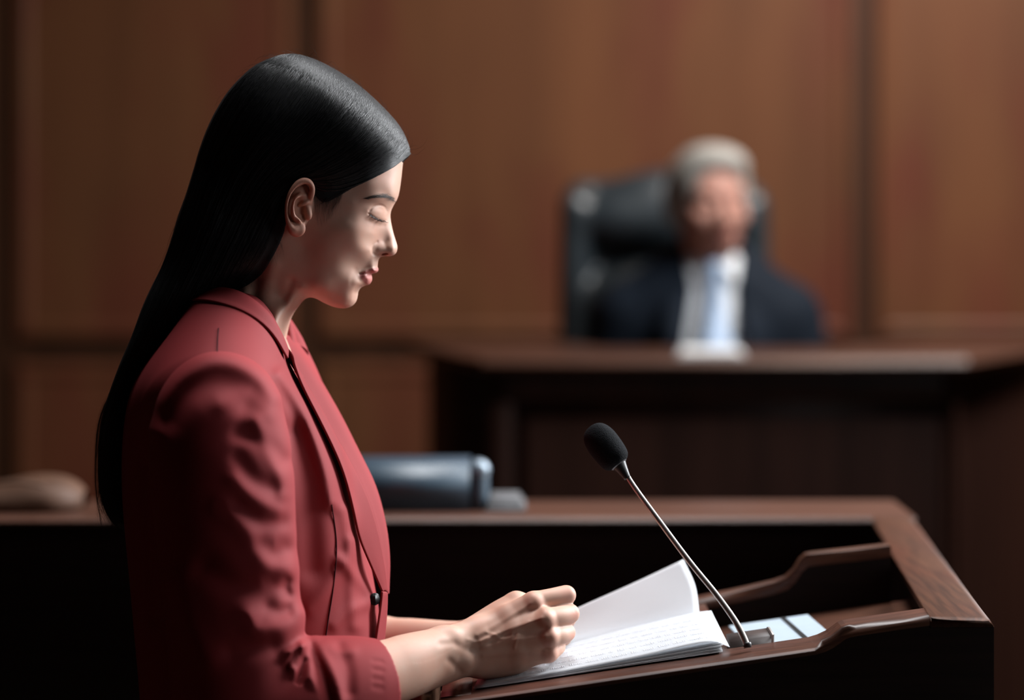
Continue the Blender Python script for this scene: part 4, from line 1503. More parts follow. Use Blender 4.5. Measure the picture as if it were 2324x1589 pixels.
paths, rads = [], []
for i in range(250):
    a = RNG.uniform(0, 1)
    x = 833 + 64 * a
    y = np.interp(x, [833, 848, 862, 876, 888, 898], [450.5, 447, 444.8, 445.5, 449.5, 457]) + RNG.normal(0, 1) * np.interp(a, [0, 0.4, 0.85, 1], [0.6, 1.7, 3.0, 2.6])
    L = RNG.uniform(7, 13)
    dy = np.interp(a, [0, 0.5, 1], [0.6, -1.5, -5])
    skin_lock([(x + 2, y + 1), (x - L * 0.5, y + dy * 0.5), (x - L, y + dy * 0.4 + 1)], 0.0001, 0.0005, RNG.uniform(0.00006, 0.00012))
two_sided('eyebrow', paths, np.array(rads), M_BROW)
M_BROW = plain('lash_hair', (0.016, 0.01, 0.009), 0.5, 0.4)
paths, rads = [], []
for i in range(95):
    a = RNG.uniform(0, 1)
    x, y = 840 + 34 * a, np.interp(a, [0, 0.3, 0.6, 1], [486, 492.5, 497.5, 500.5])
    L = RNG.uniform(7, 13)
    q = skin_side(x, y)
    end = np.array([q[0] + (0.2 + 0.65 * a) * L * S0, q[1] - 0.0035, q[2] - L * S0 * (0.75 - 0.35 * a)])
    mid_ = (q + end) / 2 + np.array([0, -0.0008, -0.0009])
    paths.append(resample(cr([q, mid_, end], 6), 14))
    rads.append(np.linspace(1, 0.2, 14) * 0.00016)
two_sided('eyelashes', paths, np.array(rads), M_BROW)

# ------------------------------------------------------------------ her blazer
M_RED = plain('red_wool', (0.225, 0.023, 0.026), 0.72, 0.18, noise=0.05, scale=8, bump=0.12, bscale=1600)
M_SEAM = plain('dark_seam', (0.03, 0.006, 0.008), 0.9, 0.1)

# rows: pixel row, back column, front column, half-width in millimetres
ROWS = [(640, 500, 560, 20), (690, 470, 588, 62), (720, 440, 598, 84), (760, 395, 626, 112), (800, 348, 652, 138), (850, 316, 678, 156), (900, 302, 694, 163), (950, 295, 710, 164),
        (1000, 290, 734, 162), (1050, 288, 758, 159), (1100, 288, 781, 155), (1150, 290, 802, 151), (1200, 294, 820, 147), (1260, 299, 838, 142), (1320, 304, 850, 138),
        (1380, 309, 860, 135), (1450, 315, 864, 134), (1520, 322, 862, 137), (1589, 328, 856, 142), (1700, 330, 848, 152), (1850, 320, 850, 166), (1990, 316, 854, 170), (2060, 316, 854, 170)]
R_ = np.array(ROWS, float)
rz = xz(np.c_[R_[:, 0] * 0, R_[:, 0]])[:, 1]
rb, rf, rw = (R_[:, 1] - CX) * S0, (R_[:, 2] - CX) * S0, R_[:, 3] / 1000
o_ = np.argsort(rz)
ZT = np.linspace(rz[o_][0], rz[o_][-1], 400)


def sm(a):
    y = np.interp(ZT, rz[o_], a[o_])
    return blur2(np.repeat(y[:, None], 3, 1), 9)[:, 1]


TB, TF, TW = sm(rb), sm(rf), sm(rw)
HEM = CAM_Z - (2040 - HZ) * S0


def torso(x, y, z, grow=0.0):
    zz = np.clip(z, ZT[0], ZT[-1])
    b, f, w = np.interp(zz, ZT, TB), np.interp(zz, ZT, TF), np.interp(zz, ZT, TW)
    c, a = (b + f) / 2, (f - b) / 2
    a, w = np.maximum(a, 0.012), np.maximum(w, 0.012)
    ex = np.where(x > c, 2.0, 2.5)
    q = (np.abs((x - c) / a) ** ex + np.abs(y / w) ** ex) ** (1 / ex)
    F = (q - 1) * np.minimum(a, w) * (0.86 + 0.14 * np.clip(q, 0, 2))
    # shoulders: padded, sloping from the neck to the sleeve head
    for s in (1, -1):
        n0 = P(525, 760, 0.07)
        n1 = P(500, 905, 0.150)
        n0[1] *= s; n1[1] *= s
        F = smin(F, sd_cone(x, y, z, n0, n1, 0.045, 0.056), 0.05)
        # bust
        q0 = P(612, 1110, 0.072)
        q0[1] *= s
        F = smin(F, sd_ell(x, y, z, q0, (0.066, 0.062, 0.09)), 0.06)
    F = smax(F, z - (CAM_Z - (655 - HZ) * S0), 0.01)
    return F - grow


def neck_hole(x, y, z):
    a, b = P(610, 690, 0), P(520, 820, 0)
    return sd_cone(x, y, z, a + np.array([0.03, 0, 0.045]), b, 0.070, 0.062)


def px_ridge(x, y, z, pts, w, side=1):
    """distance field of a line drawn on the near side, in pixels of the photograph"""
    D = y * side - CAM_Y
    px = CX + x * F_PX / D
    py = HZ - (z - CAM_Z) * F_PX / D
    d = dist_polyline(px, py, cr(pts, 5))
    return np.exp(-0.5 * (d / w) ** 2)


def press(g, pts, w, amp, vmin):
    """raise (or press in, amp < 0) a fold along a line on the side of a garment nearer than vmin"""
    pts = np.asarray(pts, float)
    lo, hi = pts.min(0) - 3.2 * w, pts.max(0) + 3.2 * w
    a, b = P(lo[0], hi[1], vmin - 0.02), P(hi[0], lo[1], vmin - 0.02)
    c, d = P(lo[0], hi[1], vmin + 0.12), P(hi[0], lo[1], vmin + 0.12)
    l = np.minimum(np.minimum(a, b), np.minimum(c, d))
    h = np.maximum(np.maximum(a, b), np.maximum(c, d))
    l[1], h[1] = -vmin - 0.13, -vmin + 0.02
    g.add(lambda x, y, z: -amp * 1e-3 * px_ridge(x, y, z, pts, w) * sstep(vmin - 0.02, vmin + 0.02, -y), l, h, 0, 'plus')


jx0, jx1 = (270 - CX) * S0, (900 - CX) * S0
jg = Grid(np.arange(jx0, jx1, 0.0026), axis_points([(-0.235, -0.0, 0.0026), (0.0, 0.235, 0.004)]), axis_points([(HEM - 0.02, 1.0, 0.006), (1.0, 1.475, 0.0026)]))
jg.add(torso, (-9,) * 3, (9,) * 3)
jg.F = jg.F.astype(np.float32)
X_, Y_, Z_ = jg.coords()
jg.add(neck_hole, P(380, 900, 0) - 0.15, P(760, 620, 0) + 0.15, 0.01, 'cut')
# drape of the front: a long soft fold from the armhole, the bust dart, tension towards the button
press(jg, [(637, 850), (680, 915), (712, 990), (738, 1070), (752, 1140)], 13, 5.0, 0.05)
press(jg, [(668, 985), (690, 1080), (700, 1180), (706, 1290)], 22, -5.0, 0.05)
press(jg, [(782, 1160), (796, 1240), (800, 1330), (806, 1420)], 12, 3.0, 0.02)
press(jg, [(842, 1350), (800, 1300), (770, 1270)], 10, 2.4, 0.02)
press(jg, [(846, 1368), (800, 1385), (760, 1420)], 10, 2.4, 0.02)
press(jg, [(700, 1380), (740, 1340), (790, 1270), (800, 1230)], 12, 2.5, 0.02)
press(jg, [(335, 1060), (338, 1200), (352, 1400)], 14, -3.0, 0.05)
jg.F = np.maximum(jg.F, (HEM - jg.zs)[None, None, :])
jacket = jg.mesh('jacket', M_RED, person, 2)

# sleeves -----------------------------------------------------------------
ARM = [(496, 930, .171, .0560), (497, 995, .177, .0645), (503, 1070, .179, .0670), (512, 1180, .182, .0655), (522, 1300, .184, .0640), (532, 1430, .186, .0635), (545, 1560, .187, .064), (560, 1632, .187, .064)]
FORE = [(560, 1632, .187, .064), (640, 1608, .181, .0625), (720, 1588, .172, .058), (790, 1562, .161, .048), (835, 1546, .153, .0385), (872, 1535, .145, .0315)]


def sleeve(side):
    fine = side == 1
    pts = [P(a, b, c) for a, b, c, r in ARM]
    fr = [P(a, b, c) for a, b, c, r in FORE]
    if side == -1:                                # the far arm reaches a little further forward
        fr = [P(560, 1632, .187)] + [P(a, b, -c) * [1, -1, 1] for a, b, c in ((610, 1600, .19), (680, 1560, .178), (750, 1512, .163), (800, 1484, .152), (842, 1466, .143))]
    lo = np.min(pts + fr, axis=0) - 0.075
    hi = np.max(pts + fr, axis=0) + 0.075
    lo[0] = (320 - CX) * S0
    g = Grid.box(lo, hi, 0.0019 if fine else 0.0035)
    g.chain(pts, [r for *_, r in ARM], fine=12, soft=0.0012)
    g.chain(fr, [r for *_, r in FORE] if fine else [.062, .058, .05, .042, .036, .031], 0.009, fine=12, soft=0.0012)
    if fine:
        # sleeve head: puffed over the shoulder pad, hollow underneath
        press(g, [(352, 975), (372, 915), (415, 858), (470, 822), (530, 822), (585, 850), (622, 900)], 18, 3.74, 0.10)
        press(g, [(385, 945), (430, 890), (500, 876), (560, 905)], 27, -5.5, 0.14)
        press(g, [(405, 1005), (470, 985), (545, 985)], 46, -3.2, 0.14)
        press(g, [(500, 915), (560, 900), (610, 940)], 15.6, 2.04, 0.13)
        press(g, [(545, 985), (590, 1000), (640, 1045)], 15.6, -3.06, 0.13)
        press(g, [(580, 955), (602, 1010), (636, 1075), (640, 1120)], 13.2, 2.72, 0.12)
        press(g, [(540, 1040), (575, 1085), (622, 1110)], 14.4, -2.72, 0.13)
        press(g, [(530, 1090), (570, 1130), (630, 1160)], 14.4, 2.72, 0.13)
        press(g, [(540, 1150), (590, 1185), (640, 1185)], 14.4, -2.38, 0.13)
        press(g, [(505, 1150), (545, 1190), (580, 1240), (610, 1290), (650, 1295)], 18, 3.4, 0.12)
        press(g, [(595, 1240), (622, 1255), (645, 1245)], 15.6, -3.4, 0.13)
        press(g, [(470, 1290), (530, 1330), (590, 1345), (618, 1330)], 24, -5.44, 0.13)
        press(g, [(610, 1380), (632, 1388), (652, 1384)], 12, -2.72, 0.13)
        press(g, [(652, 1320), (648, 1335), (654, 1350)], 8.4, -2.72, 0.10)
        press(g, [(560, 1402), (585, 1432), (630, 1432), (668, 1415), (680, 1398)], 18, 4.76, 0.12)
        press(g, [(530, 1480), (580, 1470), (612, 1462)], 19.2, -4.76, 0.14)
        press(g, [(400, 1320), (430, 1420), (470, 1500)], 21.6, 2.72, 0.14)
        # gathers that radiate from the crook of the elbow
        press(g, [(684, 1462), (655, 1490), (625, 1522), (608, 1546)], 8.4, 4.76, 0.10)
        press(g, [(676, 1480), (650, 1505), (632, 1530)], 5.4, -4.08, 0.10)
        press(g, [(668, 1478), (610, 1520), (565, 1556), (545, 1575)], 9.6, 3.74, 0.10)
        press(g, [(640, 1490), (590, 1535)], 6, -2.72, 0.10)
        press(g, [(686, 1466), (672, 1490), (660, 1508), (664, 1520)], 6, 3.4, 0.10)
        press(g, [(690, 1470), (672, 1520), (650, 1575), (640, 1600)], 7.2, 3.4, 0.10)
        press(g, [(692, 1500), (680, 1540), (670, 1589)], 7.2, -4.08, 0.10)
        press(g, [(694, 1468), (700, 1510), (702, 1550), (694, 1575)], 9.6, 4.42, 0.10)
        press(g, [(706, 1465), (724, 1510), (742, 1560), (752, 1600)], 9.6, -4.42, 0.10)
        press(g, [(712, 1458), (745, 1510), (765, 1560), (772, 1600)], 10.8, 3.74, 0.10)
        press(g, [(740, 1462), (770, 1480), (800, 1478)], 9.6, 1.7, 0.10)
        press(g, [(770, 1470), (790, 1520), (792, 1570)], 9.6, -2.04, 0.10)
        for y in (1500, 1520, 1541, 1560):
            press(g, [(848, y), (858, y + 1), (868, y + 3)], 3.12, -0.68, 0.09)
    else:
        g.ball(P(600, 1450, .235), (0.03, 0.02, 0.05), 0.03)
    # the cuff: cut square and hollow
    e, d = fr[-1], fr[-1] - fr[-2]
    d = d / np.linalg.norm(d)
    X, Y, Z = g.coords()
    g.F = np.maximum(g.F, ((X - e[0]) * d[0] + (Y - e[1]) * d[1] + (Z - e[2]) * d[2]).astype(np.float32))
    g.cone(e - d * 0.035, e + d * 0.03, 0.026, 0.0285, 0.001, 'cut')
    v, f = surface_nets(g.F, g.xs, g.ys, g.zs)
    v = relax(v, f, 6)
    if side == -1:
        v[:, 1] *= -1
        f = f[:, ::-1]
    return np_mesh('sleeve', v, f, M_RED, jacket)


sleeve(1)
sleeve(-1)


# collar and lapels: sheets laid just clear of the blazer's front -----------
def push_out(p, gap):
    p = np.array(p, float)
    for _ in range(6):
        f = torso(p[:, 0], p[:, 1], p[:, 2])
        need = np.maximum(gap - f, 0)
        e = 1e-3
        n = np.stack([(torso(p[:, 0] + e, p[:, 1], p[:, 2]) - f), (torso(p[:, 0], p[:, 1] + e, p[:, 2]) - f), (torso(p[:, 0], p[:, 1], p[:, 2] + e) - f)], 1)
        n /= np.linalg.norm(n, axis=1)[:, None] + 1e-9
        p += n * need[:, None]
    return p


def loft(name, curves, mat_, parent, th=0.0026, n=48, m=6, gaps=None, per=10):
    """a cloth sheet through several 3-D curves of pixels with depth"""
    C = np.array([resample(cr(np.array([P(*q) for q in c]), per), n) for c in curves])
    if gaps is not None:
        for i, gp_ in enumerate(gaps):
            if gp_ is not None:
                C[i] = push_out(C[i], gp_)
                C[i] = np.stack([blur2(np.repeat(C[i][:, k:k + 1], 3, 1), 2)[:, 1] if True else 0 for k in range(3)], 1) * 1.0
    rows = np.array([cr(C[:, i], m) for i in range(n)])
    nn, mm = rows.shape[:2]
    idx = np.arange(nn * mm).reshape(nn, mm)
    o = np_mesh(name, rows.reshape(-1, 3), np.stack([idx[:-1, :-1], idx[1:, :-1], idx[1:, 1:], idx[:-1, 1:]], -1).reshape(-1, 4), mat_, parent)
    s = o.modifiers.new('thickness', 'SOLIDIFY')
    s.thickness = th
    s.offset = 0
    b = o.modifiers.new('soft_edge', 'BEVEL')
    b.width = th * 0.35
    b.segments = 2
    b.limit_method = 'ANGLE'
    return o


mir = lambda c: [(a, b, -v) for a, b, v in c]
col_top = [(440, 668, .0), (470, 660, .040), (516, 664, .058), (546, 681, .064), (582, 713, .067), (607, 745, .066), (623, 766, .062)]
col_mid = [(428, 690, .0), (458, 684, .050), (500, 694, .074), (535, 716, .082), (572, 753, .086), (602, 785, .084), (624, 798, .078)]
col_out = [(420, 716, .0), (446, 712, .060), (490, 735, .088), (520, 761, .098), (556, 790, .102), (588, 812, .100), (625, 824, .090)]
loft('collar', [col_top, col_mid, col_out], M_RED, jacket, gaps=[None, 0.004, 0.003])
loft('collar', [mir(col_top), mir(col_mid), mir(col_out)], M_RED, jacket, gaps=[None, 0.004, 0.003])
roll = [(624, 767, .0615), (640, 791, .059), (666, 833, .058), (700, 886, .056), (740, 958, .054), (790, 1042, .050), (830, 1122, .044), (855, 1200, .037), (871, 1280, .029), (879, 1346, .022)]
midl = [(625, 800, .079), (641, 826, .082), (662, 862, .082), (690, 910, .080), (726, 975, .078), (768, 1050, .073), (806, 1130, .065), (835, 1212, .053), (858, 1287, .040), (874, 1347, .027)]
edge = [(626, 832, .092), (645, 860, .098), (667, 889, .100), (691, 922, .100), (716, 986, .097), (746, 1053, .092), (780, 1133, .083), (815, 1223, .067), (845, 1293, .049), (869, 1348, .031)]
loft('lapel', [roll, midl, edge], M_RED, jacket, gaps=[None, 0.006, 0.007], n=64)
# the far lapel rolls over the opening and away
rin = [(640, 795, -.022), (668, 840, -.020), (700, 890, -.018), (740, 962, -.015), (790, 1048, -.010), (828, 1125, -.006), (853, 1200, -.004), (868, 1280, -.002), (874, 1346, .000)]
rsil = [(645, 759, -.050), (700, 830, -.050), (735, 882, -.050), (772, 945, -.048), (812, 1022, -.044), (850, 1102, -.038), (872, 1182, -.032), (882, 1264, -.024), (881, 1348, -.014)]
rout = [(620, 800, -.090), (660, 870, -.098), (690, 925, -.098), (720, 990, -.095), (752, 1060, -.090), (790, 1140, -.080), (822, 1225, -.065), (850, 1295, -.048), (872, 1348, -.028)]
loft('lapel', [rin, rsil, rout], M_RED, jacket, gaps=[None, None, 0.006], n=64)
# the front edges below the button
fe1 = [(878, 1330, .023), (879, 1346, .020), (878, 1390, .016), (874, 1430, .016), (868, 1480, .018), (862, 1560, .022), (858, 1700, .03), (850, 1900, .05), (840, 2030, .06)]
fe2 = [(867, 1330, .037), (868, 1346, .034), (862, 1390, .040), (856, 1430, .044), (848, 1480, .048), (842, 1560, .052), (836, 1700, .06), (830, 1900, .075), (822, 2030, .085)]
loft('front_edge', [fe1, fe2], M_RED, jacket, gaps=[0.002, 0.003], n=40)
from mathutils.bvhtree import BVHTree
_jm = jacket.data
JBVH = BVHTree.FromPolygons([v.co[:] for v in _jm.vertices], [p.vertices[:] for p in _jm.polygons])


def on_torso(px, py):
    """the blazer's near surface at a pixel"""
    o, t = Vector((0, CAM_Y, CAM_Z)), Vector(P(px, py, 0))
    hit = JBVH.ray_cast(o, (t - o).normalized())[0]
    return np.array(hit + (o - t).normalized() * 0.0006 if hit is not None else t)


for pts in ([(752, 1140), (764, 1235), (757, 1330), (743, 1420), (733, 1500)], [(496, 744), (494, 770), (493, 800)]):
    q = resample(cr(pts, 10), 40)
    sp_ = np.array([on_torso(a, b) for a, b in q])
    sp_ = np.stack([blur2(np.repeat(sp_[:, k:k + 1], 3, 1), 1.5)[:, 1] for k in range(3)], 1)
    tube('seam', sp_, 0.0006, M_SEAM, jacket, 6)
# button
bc = push_out(np.array([P(851, 1360, .040)]), 0.0030)[0]
nb_ = np.array([0.55, -0.83, 0.05]); nb_ /= np.linalg.norm(nb_)
M_BTN = plain('black_button', (0.006, 0.004, 0.005), 0.45, 0.3)
v, f = tube_arrays([bc - nb_ * 0.002, bc - nb_ * 0.0002, bc + nb_ * 0.0008, bc + nb_ * 0.0011, bc + nb_ * 0.0006], [0.0060, 0.0064, 0.0060, 0.0050, 0.0042], 28)
bt = np_mesh('button', v, f, M_BTN, jacket)

# trousers and shoes --------------------------------------------------------
M_NAVY = plain('navy_cloth', (0.018, 0.024, 0.05), 0.7, 0.3, bump=0.1, bscale=1200)
tg = Grid.box((-0.46, -0.2, 0.03), (-0.1, 0.2, 1.12), 0.007)
for s in (1, -1):
    tg.chain([(-0.27, -0.075 * s, 0.94), (-0.262, -0.095 * s, 0.72), (-0.285, -0.1 * s, 0.48), (-0.325, -0.1 * s, 0.07)], [0.088, 0.085, 0.068, 0.062], 0.05, 0.02)
tg.ball((-0.275, 0, 0.96), (0.10, 0.13, 0.10), 0.04)
tg.F = np.maximum(tg.F, (tg.zs - 1.02)[None, None, :])
tg.F = np.maximum(tg.F, (0.035 - tg.zs)[None, None, :])
tg.mesh('trousers', M_NAVY, person, 2)
M_SHOE = plain('black_shoe_leather', (0.01, 0.01, 0.011), 0.3, 0.5)
for s in (1, -1):
    sg = Grid.box((-0.42, -0.15, -0.004), (-0.11, -0.05, 0.1), 0.005)
    sg.ball((-0.205, -0.1, 0.024), (0.085, 0.038, 0.026), 0.02)
    sg.ball((-0.32, -0.1, 0.045), (0.07, 0.034, 0.045), 0.03)
    sg.cone((-0.36, -0.1, 0.05), (-0.37, -0.1, 0.0), 0.02, 0.012, 0.01)
    sg.F = np.maximum(sg.F, (0.001 - sg.zs)[None, None, :])
    v, f = surface_nets(sg.F, sg.xs, sg.ys, sg.zs)
    if s == -1:
        v[:, 1] *= -1
        f = f[:, ::-1]
    np_mesh('shoe', relax(v, f, 1), f, M_SHOE, person)

# ------------------------------------------------------------------ her body under the clothes, arms and hands
def arm_grid(side):
    zf = (1.02, 1.19)
    return Grid(axis_points([(-0.36, -0.14, 0.004), (-0.14, 0.085, 0.0009)]),
                axis_points([(-0.26, -0.15, 0.003), (-0.15, 0.0, 0.0009), (0.0, 0.02, 0.002)]) if side == 1 else axis_points([(-0.02, 0.0, 0.003), (0.0, 0.11, 0.0012), (0.11, 0.26, 0.003)]),
                axis_points([(0.98, 1.02, 0.003), (1.02, 1.185, 0.0009), (1.185, 1.45, 0.004)]))




def PR(a, b, c):
    """points of the right arm; the hand lies a little further over the papers than first drawn"""
    return P(a, b, c - 0.016 * float(sstep(870, 1040, np.array(a))))


rg = arm_grid(1)
# upper arm and forearm; the forearm is two bones wide
rg.chain([PR(a, b, c) for a, b, c in ((520, 900, .13), (505, 1000, .165), (530, 1400, .185), (560, 1625, .187))], [.05, .046, .042, .036], 0.0, 0.01)
rg.chain([PR(a, b, c) for a, b, c in ((560, 1625, .187), (700, 1580, .176), (820, 1540, .158))], [.036, .035, .029], 0.02, 0.01)
rg.chain([PR(a, b, c) for a, b, c in ((820, 1532, .158), (880, 1507, .143), (960, 1478, .117), (1040, 1452, .089), (1082, 1436, .076))], [.024, .0222, .0195, .0158, .0150], 0.02, fine=11)
rg.chain([PR(a, b, c) for a, b, c in ((820, 1556, .156), (880, 1550, .140), (960, 1531, .113), (1040, 1505, .086), (1085, 1494, .075))], [.022, .0195, .0170, .0152, .0150], 0.02, fine=11)
rg.ball(PR(905, 1520, .128), (.036, .02, .022), 0.02, rot=frame(PR(960, 1500, .115) - PR(880, 1530, .14), (0, 0, 1)))
K = [PR(1210, 1368, .060), PR(1236, 1405, .074), PR(1245, 1446, .076), PR(1245, 1483, .068)]
B = [PR(1078, 1440, .070), PR(1080, 1458, .076), PR(1082, 1477, .076), PR(1086, 1497, .069)]
KR, BR = [.0112, .0108, .0102, .0092], [.0140, .0140, .0145, .0160]
for k, b, kr, br in zip(K, B, KR, BR):
    rg.chain([b, b * 0.45 + k * 0.55, k], [br, (kr + br) / 2 - 0.0006, kr], 0.012)
rg.ball(PR(1150, 1452, .048), (.040, .017, .026), 0.015, rot=frame(PR(1245, 1420, .05) - PR(1080, 1470, .05), (0, 0, 1)))
rg.ball(PR(1135, 1500, .058), (.034, .017, .0165), 0.014, rot=frame(PR(1245, 1480, .06) - PR(1085, 1505, .06), (0, 0, 1)))
# thumb: along the top edge, behind the index finger
rg.chain([PR(1072, 1436, .056), PR(1125, 1397, .046), PR(1172, 1371, .038)], [.0140, .0128, .0128], 0.012, fine=10, soft=0.0003)
rg.chain([PR(1172, 1371, .038), PR(1225, 1378, .018), PR(1272, 1392, .004)], [.0122, .0102, .0088], 0.004, fine=10, soft=0.0003)
# fingers: first phalanx, bent knuckle, the rest curled away from the camera
FING = [
    [(1210, 1368, .060), (1252, 1358, .052), (1285, 1351, .043), (1280, 1366, .022), (1262, 1380, .012)],
    [(1236, 1405, .074), (1268, 1399, .063), (1293, 1393, .049), (1287, 1405, .027), (1268, 1415, .017)],
    [(1245, 1446, .076), (1270, 1441, .065), (1285, 1436, .051), (1278, 1447, .030), (1260, 1455, .020)],
    [(1245, 1483, .068), (1258, 1475, .060), (1265, 1468, .048), (1260, 1474, .032), (1248, 1477, .024)]]
FR = [[.0108, .0098, .0100, .0088, .0078], [.0106, .0098, .0100, .0086, .0076], [.0100, .0092, .0094, .0082, .0072], [.0088, .0080, .0082, .0072, .0064]]
for pts, rr in zip(FING, FR):
    rg.chain([PR(*q) for q in pts[:3]], rr[:3], 0.0035, fine=9, soft=0.0003)
    rg.chain([PR(*q) for q in pts[2:]], rr[2:], 0.0008, 0.003)
# knuckles, the wrist bones
for k, r in zip(K, (.0068, .0072, .0068, .006)):
    rg.ball(k + np.array([0, -0.0058, 0.0016]), r, 0.006)
rg.ball(PR(1054, 1503, .0985), (.0078, .0064, .0078), 0.010)
rg.ball(PR(1010, 1440, .104), (.011, .006, .006), 0.010)
# tendons and veins on the back of the hand, hollows between the knuckles
for pts, w, a in (([(1085, 1442), (1145, 1407), (1203, 1371)], 5, 0.9), ([(1092, 1456), (1160, 1428), (1228, 1404)], 4.5, 1.2), ([(1095, 1470), (1165, 1456), (1238, 1445)], 4.5, 1.1),
                  ([(1098, 1488), (1170, 1482), (1236, 1481)], 4.5, 0.7), ([(1112, 1425), (1165, 1402), (1220, 1388)], 8, -1.1), ([(1118, 1446), (1180, 1430), (1236, 1426)], 7, -1.2), ([(1118, 1466), (1180, 1464), (1240, 1465)], 7, -1.1),
                  ([(1105, 1436), (1122, 1441), (1137, 1450), (1160, 1446), (1164, 1432), (1185, 1425), (1200, 1412)], 2.8, 0.5), ([(1062, 1452), (1085, 1458), (1108, 1447), (1130, 1438)], 4, 0.5),
                  ([(1168, 1470), (1172, 1454), (1176, 1440)], 2.4, 0.6), ([(1040, 1466), (1066, 1474), (1090, 1470)], 6, -0.7), ([(1020, 1500), (1032, 1512), (1042, 1522)], 6, -1.0), ([(1000, 1462), (1030, 1460)], 6, -0.8),
                  ([(1290, 1336), (1297, 1344), (1300, 1356)], 1.6, -0.5), ([(1303, 1384), (1307, 1392)], 1.6, -0.4)):
    press(rg, pts, w, a, 0.05)
RV, RF_ = surface_nets(rg.F, rg.xs, rg.ys, rg.zs)
RV = relax(RV, RF_, 2)

# the left arm, and the left hand behind the right one, pinching the turned page
Q = lambda a, b, c: P(a, b, c)
lg = arm_grid(-1)
lg.chain([P(a, b, c) * [1, -1, 1] for a, b, c in ((520, 900, .13), (505, 1000, .165), (530, 1400, .185), (560, 1625, .187))], [.05, .046, .042, .036], 0.0, 0.01)
lg.chain([P(560, 1625, .187) * [1, -1, 1], Q(680, 1560, -.178), Q(800, 1484, -.152), Q(850, 1462, -.142)], [.036, .034, .028, .0262], 0.02, 0.01)
lg.chain([Q(850, 1450, -.141), Q(930, 1446, -.112), Q(1020, 1448, -.086), Q(1068, 1446, -.072)], [.0215, .0190, .0160, .0145], 0.02, fine=11)
lg.chain([Q(850, 1474, -.140), Q(930, 1470, -.110), Q(1020, 1466, -.084), Q(1068, 1462, -.070)], [.0200, .0175, .0150, .0140], 0.02, fine=11)
lk = [Q(1186, 1394, -.040), Q(1196, 1410, -.050), Q(1198, 1426, -.056), Q(1194, 1442, -.054)]
for i, k in enumerate(lk):
    lg.chain([Q(1072, 1446 + 5 * i, -.070), k], [.0135, .0098 - .0004 * i], 0.012)
LF = [[lk[0], Q(1238, 1386, -.043), Q(1268, 1398, -.050), Q(1284, 1406, -.056)],
      [lk[1], Q(1240, 1406, -.055), Q(1262, 1416, -.066), Q(1274, 1424, -.070)],
      [lk[2], Q(1236, 1426, -.064), Q(1252, 1434, -.076), Q(1250, 1442, -.082)],
      [lk[3], Q(1226, 1444, -.064), Q(1236, 1450, -.074), Q(1232, 1456, -.080)]]
for i, pts in enumerate(LF):
    lg.chain(pts, [.0098 - .0006 * i, .0090 - .0006 * i, .0084 - .0006 * i, .0074 - .0006 * i], 0.002, 0.002)
lg.chain([Q(1090, 1440, -.062), Q(1150, 1410, -.036), Q(1210, 1404, -.030)], [.0130, .0118, .0102], 0.010, fine=10, soft=0.0003)
lg.chain([Q(1210, 1404, -.030), Q(1248, 1402, -.032), Q(1278, 1408, -.046)], [.0102, .0090, .0076], 0.002, fine=10, soft=0.0003)
LV, LF_ = surface_nets(lg.F, lg.xs, lg.ys, lg.zs)
LV = relax(LV, LF_, 2)

# chest, hips and legs, hidden under the clothes, tie the figure together
cg = Grid.box((-0.40, -0.17, 0.06), (-0.15, 0.17, 1.47), 0.008)
cg.chain([P(525, 830, 0), P(545, 1000, 0), P(580, 1400, 0), P(590, 1750, 0)], [.042, .07, .08, .085], 0.0, 0.03)
for s in (1, -1):
    cg.cone(P(545, 820, 0), P(520, 900, .12) * [1, s, 1], .045, .04, 0.03)
    cg.chain([(-0.27, -0.085 * s, 0.95), (-0.262, -0.095 * s, 0.72), (-0.285, -0.1 * s, 0.48), (-0.325, -0.1 * s, 0.09)], [.085, .07, .052, .045], 0.04, 0.02)
CV, CF_ = surface_nets(cg.F, cg.xs, cg.ys, cg.zs)
parts_ = [(HV, HF), (RV, RF_), (LV, LF_), (CV, CF_)]
off, vv_, ff_ = 0, [], []
for v, f in parts_:
    vv_.append(v)
    ff_.append(f + off)
    off += len(v)
body = np_mesh('body', np.vstack(vv_), np.vstack(ff_), M_SKIN, person)


def body_tint(co):
    c = head_tint(co)
    for k in K + [PR(1293, 1346, .05), PR(1303, 1390, .05), PR(1296, 1434, .05)]:
        d2 = ((co - (k + np.array([0, -0.008, 0]))) ** 2).sum(1)
        c *= 1 - np.exp(-d2 / (2 * 0.0055 ** 2))[:, None] * np.array([0.02, 0.2, 0.2])
    low = co[:, 2] < 1.2
    c[low] *= np.array([1.06, 1.08, 1.08])
    return c


set_tint(body, body_tint)

# ------------------------------------------------------------------ the man behind the bench and his chair
JD = 5.12                                         # his depth from the camera
JX = lambda px, d=JD: (px - CX) * d / F_PX
JZ = lambda py, d=JD: CAM_Z - (py - HZ) * d / F_PX
JY = JD + CAM_Y
judge = thing('person', 'grey-haired man in a dark navy suit and light blue tie sitting behind the bench', 'person', (JX(1610), JY + 0.1, 0.0))
hc = np.array([JX(1612), JY, JZ(462)])           # centre of his head
TURN = math.radians(14)                          # he looks a little to his left


def hp(x, y, z):
    """a point of his head: x to the viewer's right, y towards the viewer, z up"""
    c, s = math.cos(TURN), math.sin(TURN)
    return hc + np.array([c * x + s * y, s * x - c * y, z])


